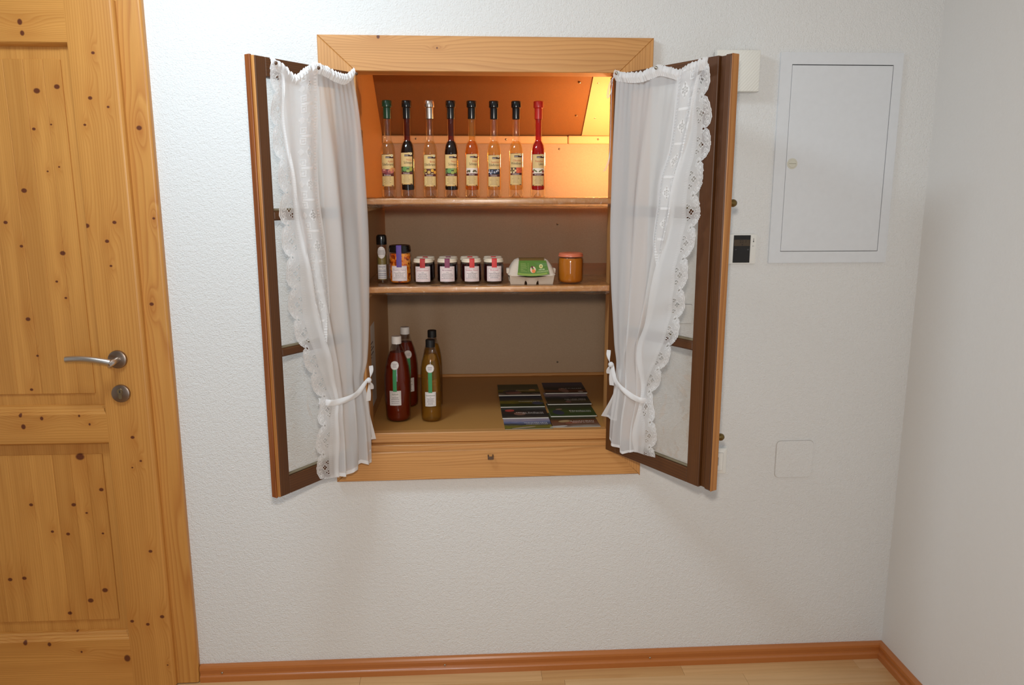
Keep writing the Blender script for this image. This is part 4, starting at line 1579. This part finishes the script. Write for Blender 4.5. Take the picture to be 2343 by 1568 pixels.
for k in range(12):
    x0_, x1_ = -.0136 + .0136 * 2 * k / 12, -.0136 + .0136 * 2 * (k + 1) / 12
    za = .018 * math.sqrt(max(0, 1 - (x0_ / .0136) ** 2))
    zb_ = .018 * math.sqrt(max(0, 1 - (x1_ / .0136) ** 2))
    p.poly([(x0_, .093 - za), (x1_, .093 - zb_), (x1_, .093 + zb_), (x0_, .093 + za)], LABW, 0)
p.items.pop(0)
p.lines(-.0105, .0105, .086, .101, 4, INKG, 2, 4)
p.build('round_label', on_cyl(.0153, .0), e)

# ------------------------------------------------------------------ egg carton
PULP = mdf('grey_paper_pulp', rgb(196, 178, 160), rgb(212, 196, 178), .8)
GREEN = ink(82, 118, 34)
GREEN_L = ink(128, 150, 52)
e = tag(empty('egg_carton', (.1412, .088, Z2)), 'grey pulp egg carton with green label standing between jam and honey', 'egg carton')


def loft(rings):
    mb = MB()
    n = len(rings[0])
    vs_ = [p for r_ in rings for p in r_]
    fs_ = [[i * n + k, i * n + (k + 1) % n, (i + 1) * n + (k + 1) % n, (i + 1) * n + k] for i in range(len(rings) - 1) for k in range(n)]
    fs_ += [list(range(n))[::-1], [(len(rings) - 1) * n + k for k in range(n)]]
    return mb.add(vs_, fs_)


def ring(hx, hy, r, z, sag=0.0, n=7):
    out = []
    for x, y in rrect(-hx, hx, -hy, hy, r, n):
        out.append((x, y, z - sag * (1 - min(1, (x / hx) ** 2))))
    return out


# base with three wells along the front (notches between the feet)
base = MB()
NXb = 90
pr_ = []
xs_ = np.linspace(-1, 1, NXb)
for side in (-1, 1):
    P = np.zeros((NXb, 5, 3))
    for i, x_ in enumerate(xs_):
        wx = x_ * .064
        notch = max(0, 1 - abs((abs(x_) - .285) / .058) ** 2.2)
        zb0 = .0105 * notch ** .5 if notch > 0 else 0
        pro = [(.040, zb0), (.0425, max(zb0, .006) + .001), (.0475, .020), (.0515, .0305)]
        sg = .0085 * (1 - x_ * x_)
        pts = [(wx * .93, .034, zb0 + .0005)] + [(wx * (1 + .02 * j), q_, z_ - (sg if j == 3 else 0)) for j, (q_, z_) in enumerate(pro)]
        for j, pt in enumerate(pts):
            P[i, j] = (pt[0], side * pt[1], pt[2])
    base.grid(P)
for side in (-1, 1):
    P = np.zeros((24, 5, 3))
    for i, t_ in enumerate(np.linspace(-1, 1, 24)):
        for j, (q_, z_) in enumerate(((.0595, .0005), (.0600, .0005), (.0625, .008), (.0655, .021), (.0705, .0305))):
            P[i, j] = (side * q_, t_ * (.034 + .004 * j), z_)
    base.grid(P)
base.box(-.060, .060, -.036, .036, .0162, .020)
for cx in (-.042, 0, .042):
    for cy in (-.018, .018):
        base.lathe([(0, .0006), (.012, .0006), (.0165, .012), (.017, .0162)], 20, (cx, cy, 0))
base.build('tray', PULP, e, angle=40)
# lid
rg = [ring(.0715, .0520, .012, .0290, .0085), ring(.0715, .0520, .012, .0310, .0085), ring(.0680, .0490, .014, .0340, .007), ring(.0660, .0440, .016, .045, .003), ring(.0585, .0360, .018, .060, 0),
      ring(.0500, .0270, .016, .071, 0), ring(.0400, .0200, .012, .0755, 0)]
loft(rg).build('lid', PULP, e, angle=50)
for sx in (-1, 1):
    MB().prism([(sx * .0705, .030), (sx * .0745, .032), (sx * .0750, .044), (sx * .0725, .046), (sx * .066, .046), (sx * .066, .030)], 'y', -.015, .015).build('closing_flap', PULP, e)
# green paper label wrapped over the lid: front slope and top
p = Print()


def lid_place(x, z, layer):
    # z: 0 at the lower edge of the front, 1 at the top edge of the slope, up to 1.5 on the top
    if z <= 1:
        yy = -.0515 + .0235 * z ** 1.5
        zz = .0335 + .0370 * z
        zz -= .0085 * (1 - z) * (1 - min(1, (x / .06) ** 2))
    else:
        yy = -.0280 + (z - 1) * .075
        zz = .0705 + .0062 * math.sin(min(1, (z - 1) * 6) * PI / 2)
    return (x, yy - .0022 - layer * .00015, zz + .0006 + layer * .00008)


def egg_poly(x0b, x1b, x0t, x1t, z0, z1, mat, layer, nx=12):
    V, F = [], []
    for j in range(5):
        t_ = j / 4
        a, b = x0b + (x0t - x0b) * t_, x1b + (x1t - x1b) * t_
        for i in range(nx + 1):
            V.append((a + (b - a) * i / nx, z0 + (z1 - z0) * t_))
    for j in range(4):
        for i in range(nx):
            F.append([j * (nx + 1) + i, j * (nx + 1) + i + 1, (j + 1) * (nx + 1) + i + 1, (j + 1) * (nx + 1) + i])
    p.items.append((V, F, mat, layer))


egg_poly(-.0440, .0520, -.0385, .0440, 0, 1.0, GREEN, 0)
egg_poly(-.0380, .0380, -.0380, .0400, 1.0, 1.45, ink(110, 82, 40), 0)
egg_poly(-.0440, .0460, -.0435, .0455, .03, .16, GREEN_L, 1)
p.ell(.0030, .42, .0085, .21, ink(226, 190, 166), 2)
p.ell(.0050, .33, .0055, .12, ink(226, 122, 56), 3)
p.ell(.0010, .58, .0032, .07, ink(96, 40, 34), 3)
p.ell(.0275, .62, .0055, .135, ink(222, 214, 140), 2)
p.ell(.0275, .62, .0034, .08, ink(170, 150, 80), 3)
for k in range(6):
    p.ell(.0335 + .0016 * k, .82 - .04 * k, .0007, .055, ink(170, 206, 190), 3, rot=.5)
p.items.append(([(a, .36 + (b) * .09) for a, b in [(.0205 + v[0] * .0040, v[1] / .7) for v in text2d('6 BIO EIER')[0]]], text2d('6 BIO EIER')[1], ink(232, 232, 190), 3))
p.items.append(([(a, .22 + (b) * .09) for a, b in [(.0145 + v[0] * .0035, v[1] / .7) for v in text2d('6 UOVA BIOLOGICHE')[0]]], text2d('6 UOVA BIOLOGICHE')[1], ink(206, 212, 150), 3))
r_ = random.Random(5)
for i in range(9):
    zz = .80 - i * .065
    p.rect(-.0340, -.0340 + r_.uniform(.008, .020), zz, zz + .03, ink(130, 150, 76), 2)
    p.rect(-.0125, -.0095, zz, zz + .03, ink(130, 150, 76), 2)
p.build('paper_label', lid_place, e)

# ------------------------------------------------------------------ juice and syrup bottles
def big_bottle(name, x, y, label, group, prof, fill, drink, capmat, h, r, title, strip_top, tag_z, lab, rot, capr, seed):
    e = tag(empty(name, (x, y, FLZ)), label, 'bottle', group)
    lathe_part('glass', prof, CLEAR, e, 48, 60)
    inn = [(0, .004)] + [(max(0, a - .0022), max(b, .004)) for a, b in prof[1:-1] if b < fill]
    # interpolate the surface of the drink
    for (a, b), (c_, d_) in zip(prof[:-1], prof[1:]):
        if b < fill <= d_:
            rr = a + (c_ - a) * (fill - b) / (d_ - b) - .0022
            inn += [(rr, fill), (0, fill)]
            break
    lathe_part('drink', inn, drink, e, 44, 60)
    zc = prof[-1][1]
    lathe_part('cap', [(capr - .001, zc - .017), (capr, zc - .016), (capr, zc - .011), (capr - .0004, zc - .0105), (capr, zc - .010), (capr, zc + .0055), (capr - .0015, zc + .0075), (0, zc + .0078)], capmat, e, 40, 35)
    p = Print()
    x0, x1, z0, z1 = lab
    split_label(p, x0, x1, z0, z1, LABW)
    fr_ = ink(120, 124, 110)
    p.frame(x0 + .0025, x1 - .0025, z0 + .0028, z1 - .0028, .0005, fr_, 1, 8)
    p.text(title, (x0 + x1) / 2, z1 - .0130, .0046, ink(100, 108, 84), 3, (x1 - x0) * (.56 if len(title) < 12 else .82))
    p.text('1l' if len(title) < 12 else '0,5l', (x0 + x1) / 2, z1 - .0185, .0026, INKG, 3, .0045)
    p.lines(x0 + .005, x1 - .005, z0 + .0055, z1 - .0195, 4 if len(title) < 12 else 6, INKG, 2, seed)
    p.build('label', on_cyl(r, rot, tilt=.03), e)
    # green strip running up the shoulder to the round tag
    def surf(z):
        for (a, b), (c_, d_) in zip(prof[:-1], prof[1:]):
            if b <= z <= d_ and d_ > b:
                return a + (c_ - a) * (z - b) / (d_ - b)
        return r
    xm = (x0 + x1) / 2 / r + rot
    ms = MB()
    zz = np.linspace(z1 - .002, tag_z, 14)
    vs_ = []
    for z in zz:
        rr = surf(z) + .0006
        for k in range(4):
            a = xm + (-.0062 + .0124 * k / 3) / rr
            vs_.append((rr * math.sin(a), -rr * math.cos(a), z))
    ms.add(vs_, [[i * 4 + k, i * 4 + k + 1, (i + 1) * 4 + k + 1, (i + 1) * 4 + k] for i in range(13) for k in range(3)])
    ms.build('seal_strip', ink(54, 140, 84), e)
    p = Print()
    R_ = .0135
    nk = 14
    for mat_, Rk, ly in ((LABW, R_, 0), (ink(116, 120, 112), R_ * .90, 1), (LABW, R_ * .87, 2)):
        for k in range(nk):
            xa, xb = -Rk + 2 * Rk * k / nk, -Rk + 2 * Rk * (k + 1) / nk
            za, zb_ = math.sqrt(max(0, Rk ** 2 - xa ** 2)), math.sqrt(max(0, Rk ** 2 - xb ** 2))
            p.poly([(xa, -za), (xb, -zb_), (xb, zb_), (xa, za)], mat_, ly)
    p.lines(-.0095, .0095, -.006, .0065, 4, ink(112, 92, 104), 3, seed + 1, nx=1)

    def pt(x_, z_, layer):
        z = tag_z + .010 + z_
        rr = surf(z) + .0010 + layer * .00014
        a = xm + x_ / max(rr, .02)
        return (rr * math.sin(a), -rr * math.cos(a), z)
    p.build('round_tag', pt, e)
    return e


JP = [(0, .004), (.026, .002), (.034, .0015), (.0385, .006), (.0400, .016), (.0408, .05), (.0425, .10), (.0425, .132), (.0418, .150), (.0380, .180), (.0315, .205), (.0245, .225), (.0175, .2425), (.0138, .254), (.0132, .262), (.0132, .2695)]
JUICE = liquid('red_brown_juice', (.55, .09, .012, 1), rgb(106, 28, 4), .75)
CAPW = plain('white_screw_cap', rgb(232, 226, 220), .4)
CAPB = plain('black_screw_cap', rgb(22, 22, 23), .5)
JG = 'big red juice bottles on the niche floor'
big_bottle('juice_bottle', -.2819, .176, 'red brown apple juice bottle with white cap, front of the pair', JG, JP, .226, JUICE, CAPW, .277, .0415, 'Apfelsaft', 0, .178, (-.0245, .0135, .058, .106), 0.0, .0158, 4)
big_bottle('juice_bottle', -.2680, .345, 'red brown juice bottle with white cap standing behind its twin', JG, JP, .226, JUICE, CAPW, .277, .0415, 'Apfelsaft', 0, .178, (-.0245, .0135, .058, .106), .45, .0158, 5)
EP = [(0, .004), (.022, .002), (.029, .0015), (.0325, .006), (.0333, .016), (.0333, .115), (.0332, .150), (.0318, .175), (.0280, .198), (.0225, .217), (.0165, .234), (.0128, .245), (.0124, .252), (.0124, .2592)]
SYR = liquid('elderflower_syrup', (.86, .66, .24, 1), rgb(160, 118, 40), .28)
EG = 'pale syrup bottles on the niche floor'
big_bottle('syrup_bottle', -.1739, .165, 'pale yellow syrup bottle with black cap, front of the pair', EG, EP, .218, SYR, CAPB, .267, .0333, 'Holunderblütensirup', 0, .168, (-.0190, .0165, .054, .101), 0.0, .0150, 6)
big_bottle('syrup_bottle', -.1755, .335, 'pale yellow syrup bottle with black cap standing behind its twin', EG, EP, .218, SYR, CAPB, .267, .0333, 'Holunderblütensirup', 0, .168, (-.0190, .0165, .054, .101), 0.0, .0150, 7)

# ------------------------------------------------------------------ brochures
def cover_mat(name, cols, seed, scale=26):
    """printed landscape photograph: soft bands of sky, slope and meadow"""
    m, nt, out = new_mat(name)
    tc = objco(nt)
    sep = N(nt, 'SeparateXYZ')
    nt.links.new(tc, sep.inputs[0])
    mp = N(nt, 'Mapping')
    mp.inputs['Location'].default_value = (seed * 3.1, seed * 1.7, 0)
    mp.inputs['Scale'].default_value = (.55, 1.3, 1)
    nt.links.new(tc, mp.inputs[0])
    n = noise_(nt, mp.outputs[0], scale, 5, .65, .6)
    n2 = noise_(nt, mp.outputs[0], scale * 3.2, 3, .6)
    v = math_(nt, 'MULTIPLY', sep.outputs[1], 1 / .125)
    f = math_(nt, 'ADD', v, math_(nt, 'MULTIPLY', math_(nt, 'SUBTRACT', n, .5), .55))
    ramp = N(nt, 'ValToRGB')
    nt.links.new(f, ramp.inputs[0])
    cr = ramp.color_ramp
    k = len(cols)
    cr.elements[0].position, cr.elements[0].color = 0, rgb(*cols[0])
    cr.elements[1].position, cr.elements[1].color = 1, rgb(*cols[-1])
    for i in range(1, k - 1):
        e_ = cr.elements.new(i / (k - 1))
        e_.color = rgb(*cols[i])
    col = mix_(nt, math_(nt, 'MULTIPLY', n2, .4), ramp.outputs[0], rgb(30, 26, 18))
    principled(nt, out, col, .6, spec=.15)
    return m


PAGE = ink(214, 208, 196)
SKY, HAZE, GRN, OLV, DRK, BRN, STN = (122, 128, 164), (172, 156, 168), (84, 100, 34), (134, 120, 36), (38, 36, 34), (126, 74, 44), (176, 164, 150)
BR = [  # x, y front edge, colours (front to back), title, second line, spots
    (.0545, .408, (STN, DRK, OLV, (92, 88, 62), (84, 80, 50)), 'Almsommer', '', ((.055, .035, .03, .02, (126, 78, 72)), (.125, .075, .012, .012, (190, 130, 40)), (.045, .06, .03, .016, (44, 30, 34)))),
    (.0555, .268, ((58, 66, 24), (40, 44, 20), OLV, (66, 64, 56), (58, 56, 72)), 'WANDERKARTE', '', ((.13, .045, .02, .02, (50, 58, 78)),)),
    (.0560, .146, ((86, 72, 60), DRK, (60, 40, 32), DRK, (80, 78, 70)), 'Haupt Radkarte', 'MOUNTAINBIKEN', ((.028, .09, .016, .014, (176, 52, 40)), (.06, .05, .02, .02, (124, 88, 72)))),
    (.0590, .034, ((104, 100, 62), OLV, (62, 62, 74), SKY, HAZE, SKY), 'WANDERKARTE', 'VORDERLAND', ((.06, .015, .04, .006, (166, 144, 120)),)),
    (.2250, .428, (DRK, BRN, DRK, (70, 60, 60), (78, 68, 84)), 'KULTURERBE', '', ((.07, .04, .016, .035, (124, 82, 70)), (.13, .02, .01, .01, (170, 150, 140)))),
    (.2190, .292, ((66, 58, 56), (76, 66, 36), (54, 50, 34), (48, 50, 62), HAZE), 'TAL UND BERG', 'WANDERKARTE', ((.075, .03, .01, .014, (104, 62, 50)),)),
    (.2155, .158, ((62, 78, 40), (56, 70, 28), (70, 82, 34), (54, 60, 26), (64, 58, 36)), 'Plattform', 'DER WASSERWEG', ((.03, .045, .018, .03, (34, 40, 58)), (.036, .085, .012, .008, (130, 96, 74)))),
    (.2090, .044, (STN, (120, 84, 64), BRN, (60, 54, 34), (66, 66, 36)), 'RADFAHREN', 'KULTUR & NATUR', ((.075, .05, .03, .012, (140, 82, 58)), (.02, .01, .03, .008, (196, 188, 178)), (.045, .065, .02, .012, (170, 140, 96)))),
]
bl = ('brochure with a resting group on its cover, rear of its stack', 'brochure with dark meadow cover under the resting group brochure', 'brochure with a red jacket on its cover',
      'brochure with wide lavender sky above yellow meadow', 'brochure with a pink stone house on its cover', 'brochure with dusky hills and pale sky strip',
      'brochure with green meadow cover and blue figure', 'brochure with brown tree roots and white stones on its cover')
for i, (bx_, by_, cols, t1, t2, spots) in enumerate(BR):
    row = 3 - (i % 4)
    wdt = .151 if i < 4 else .152
    e = tag(empty('brochure', (bx_, by_, FLZ + .0004 + .0034 * row)), bl[i], 'brochure', 'hiking brochures on the niche floor')
    e.rotation_euler = (math.radians(-.9 if row else 0), 0, math.radians((-.6, -.3, 0, .4)[i % 4]))
    MB().box(0, wdt, 0, .165, 0, .0028, .0002).build('pages', PAGE, e)
    cov = MB().box(-.0003, wdt + .0003, .0012, .1652, .0029, .0033).build('cover', cover_mat('cover_print_%d' % i, cols, i + 1), e)
    p = Print()
    for (sx, sy, rx, ry, c_) in spots:
        p.ell(sx, sy, rx, ry, ink(*c_), 0, 12, .25)
    p.text(t1, wdt - .012, .060 if t2 else .064, .0085, ink(238, 232, 224), 1, .075 if len(t1) < 13 else .09, 'r')
    if t2:
        p.text(t2, wdt - .012, .046, .0075, ink(226, 218, 208), 1, .070, 'r')
    p.build('cover_print', lambda x, z, ly: (x, z, .0034 + ly * .0001), cov)

# ------------------------------------------------------------------ wall fittings
# fuse box
fb = tag(empty('fuse_box', (1.027, 0, 1.32)), 'white flush mounted fuse box with slotted round lock', 'fuse box')
fr = MB()
o0, o1, i0, i1 = (-.181, 0.0, .179, .600), None, (-.147, .034, .151, .567), None
X0, Z0, X1, Z1 = -.181, 0.0, .179, .600
A0, B0, A1, B1 = -.147, .034, .152, .567
for x0, x1, z0, z1 in ((X0, A0, Z0, Z1), (A1, X1, Z0, Z1), (A0, A1, Z0, B0), (A0, A1, B1, Z1)):
    fr.box(x0, x1, -.008, 0, z0, z1)
fr.build('frame', METALW, fb)
MB().box(A0, A1, -.002, 0, B0, B1).build('gap', DARKGAP, fb)
MB().box(A0 + .0014, A1 - .0014, -.0078, -.003, B0 + .0014, B1 - .0022, .0008).build('door_leaf', METALW, fb)
lk = MB().lathe([(0, -.0105), (.0105, -.0105), (.0118, -.0095), (.0118, -.0088), (.0150, -.0086), (.0155, -.0078)], 36, (-.128, 0, .290), axis='y').build('lock', plain('ivory_lock', rgb(216, 214, 200), .4), fb, angle=30)
MB().box(-.1385, -.1175, -.0109, -.0104, .2892, .2908).build('slot', ink(170, 166, 150), lk)

# ribbed white box behind the sash
cb = tag(empty('wall_chime', (.714, 0, 1.808)), 'white wall box with diagonal ribs half behind the open sash', 'wall box')
m_, nt, out = new_mat('white_ribbed_plastic')
c = objco(nt)
mp = N(nt, 'Mapping')
mp.inputs['Rotation'].default_value = (0, math.radians(-42), 0)
nt.links.new(c, mp.inputs[0])
wv = N(nt, 'TexWave')
wv.inputs['Scale'].default_value = 46
wv.bands_direction = 'X'
nt.links.new(mp.outputs[0], wv.inputs[0])
principled(nt, out, rgb(236, 235, 228), .4, normal=bump_(nt, wv.outputs[1], .35, .001))
MB().box(-.062, .063, -.036, -.006, 0, .112, .003, seg=2).build('cover', m_, cb, angle=40)
MB().box(-.060, .061, -.006, 0, .002, .110).build('back_plate', ink(60, 60, 62), cb)

# thermostat
th = tag(empty('thermostat', (.762, 0, 1.318)), 'white room thermostat with black display reading 22.1', 'thermostat')
MB().box(-.044, .0435, -.010, 0, 0, .088, .002, seg=2).build('frame', WHITE, th, angle=40)
sc = MB().box(-.026, .0245, -.0125, -.0095, .004, .085, .0006).build('screen', BLACK, th)
p = Print()
p.rect(-.0250, .0235, .0535, .072, ink(70, 56, 38), 0)
p.text('22.1', .001, .0625, .0080, ink(30, 18, 8), 1, .020)
p.ell(.000, .0575, .002, .002, ink(30, 18, 8), 1)
p.rect(-.021, -.0165, .0422, .0432, ink(110, 110, 112), 0)
p.rect(.0155, .0205, .0424, .0432, ink(110, 110, 112), 0)
p.rect(.0176, .0184, .0403, .0453, ink(110, 110, 112), 0)
p.build('display', lambda x, z, ly: (x, -.0126 - ly * .0001, z), sc)
p = Print()
p.rect(.0335, .0350, .066, .076, ink(120, 116, 112), 0)
p.ell(.03425, .0665, .0020, .0022, ink(120, 116, 112), 0)
p.poly([(.0318, .0505), (.0372, .0530), (.0318, .0555)], ink(150, 146, 142), 0)
p.poly([(.0324, .0515), (.0358, .0530), (.0324, .0545)], WHITE, 1)
p.build('symbols', lambda x, z, ly: (x, -.0102 - ly * .0001, z), th)

# socket
so = tag(empty('wall_socket', (.7105, 0, .6575)), 'white square wall socket low beside the open sash', 'socket')
fr = MB()
P_ = rrect(-.0425, .0425, 0, .085, .003, 3)
P2 = rrect(-.0405, .0405, .002, .083, .003, 3)
P3 = rrect(-.0290, .0290, .0135, .0715, .004, 3)
n_ = len(P_)
vs_ = [(x, 0, z) for x, z in P_] + [(x, -.004, z) for x, z in P_] + [(x, -.0075, z) for x, z in P2] + [(x, -.0105, z) for x, z in P3]
fs_ = [[j * n_ + i, j * n_ + (i + 1) % n_, (j + 1) * n_ + (i + 1) % n_, (j + 1) * n_ + i] for j in range(3) for i in range(n_)]
fr.add(vs_, fs_)
fr.build('frame', WHITE, so)
MB().prism(rrect(-.0288, .0288, .0137, .0713, .004, 3), 'y', -.006, 0).build('gap', ink(150, 140, 132), so)
ins = MB()
q4 = rrect(-.0284, .0284, .0141, .0709, .004, 9)
nq = len(q4)
cir = []
for x, z in q4:
    a = math.atan2(z - .0425, x)
    cir.append((.0195 * math.cos(a), .0425 + .0195 * math.sin(a)))
vs_ = [(x, -.0005, z) for x, z in q4] + [(x, -.0110, z) for x, z in q4] + [(x, -.0110, z) for x, z in cir] + [(x, -.0012, z) for x, z in cir]
fs_ = [[j * nq + i, j * nq + (i + 1) % nq, (j + 1) * nq + (i + 1) % nq, (j + 1) * nq + i] for j in range(3) for i in range(nq)] + [[3 * nq + i for i in range(nq)]]
ins.add(vs_, fs_)
io = ins.build('insert', WHITE, so, angle=30)
for sx in (-1, 1):
    MB().lathe([(0, -.0002), (.0024, -.0002), (.0026, .0002)], 14, (sx * .0095, -.0014, .0425), axis='y').build('contact_hole', BLACK, io)
for sz in (-1, 1):
    MB().box(-.003, .003, -.009, -.0012, .0425 + sz * .0185 - .001, .0425 + sz * .0185 + .001).build('earth_clip', STEEL, io)

# blank covers
MB_c = MB().prism(rrect(-.059, .059, 0, .120, .014, 6), 'y', -.0035, 0)
c1 = MB_c.build('cover_plate', WALL)
c1.location = (.971, 0, .640)
MB().prism(rrect(-.0605, .0605, -.0015, .1215, .015, 6), 'y', -.0008, 0).build('paint_seam', ink(198, 192, 186), c1)
tag(c1, 'large painted blank cover plate on the bare wall low beside the socket', 'cover plate')
c2 = tag(empty('cover_plate', (.584, 0, 1.1385)), 'small blank cover plate seen through the sash glass', 'cover plate')
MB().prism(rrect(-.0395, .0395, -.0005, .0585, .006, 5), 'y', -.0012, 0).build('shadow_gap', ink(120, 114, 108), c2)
MB().prism(rrect(-.0385, .0385, .0005, .0575, .0055, 5), 'y', -.0045, -.0006).build('plate', WALL, c2)
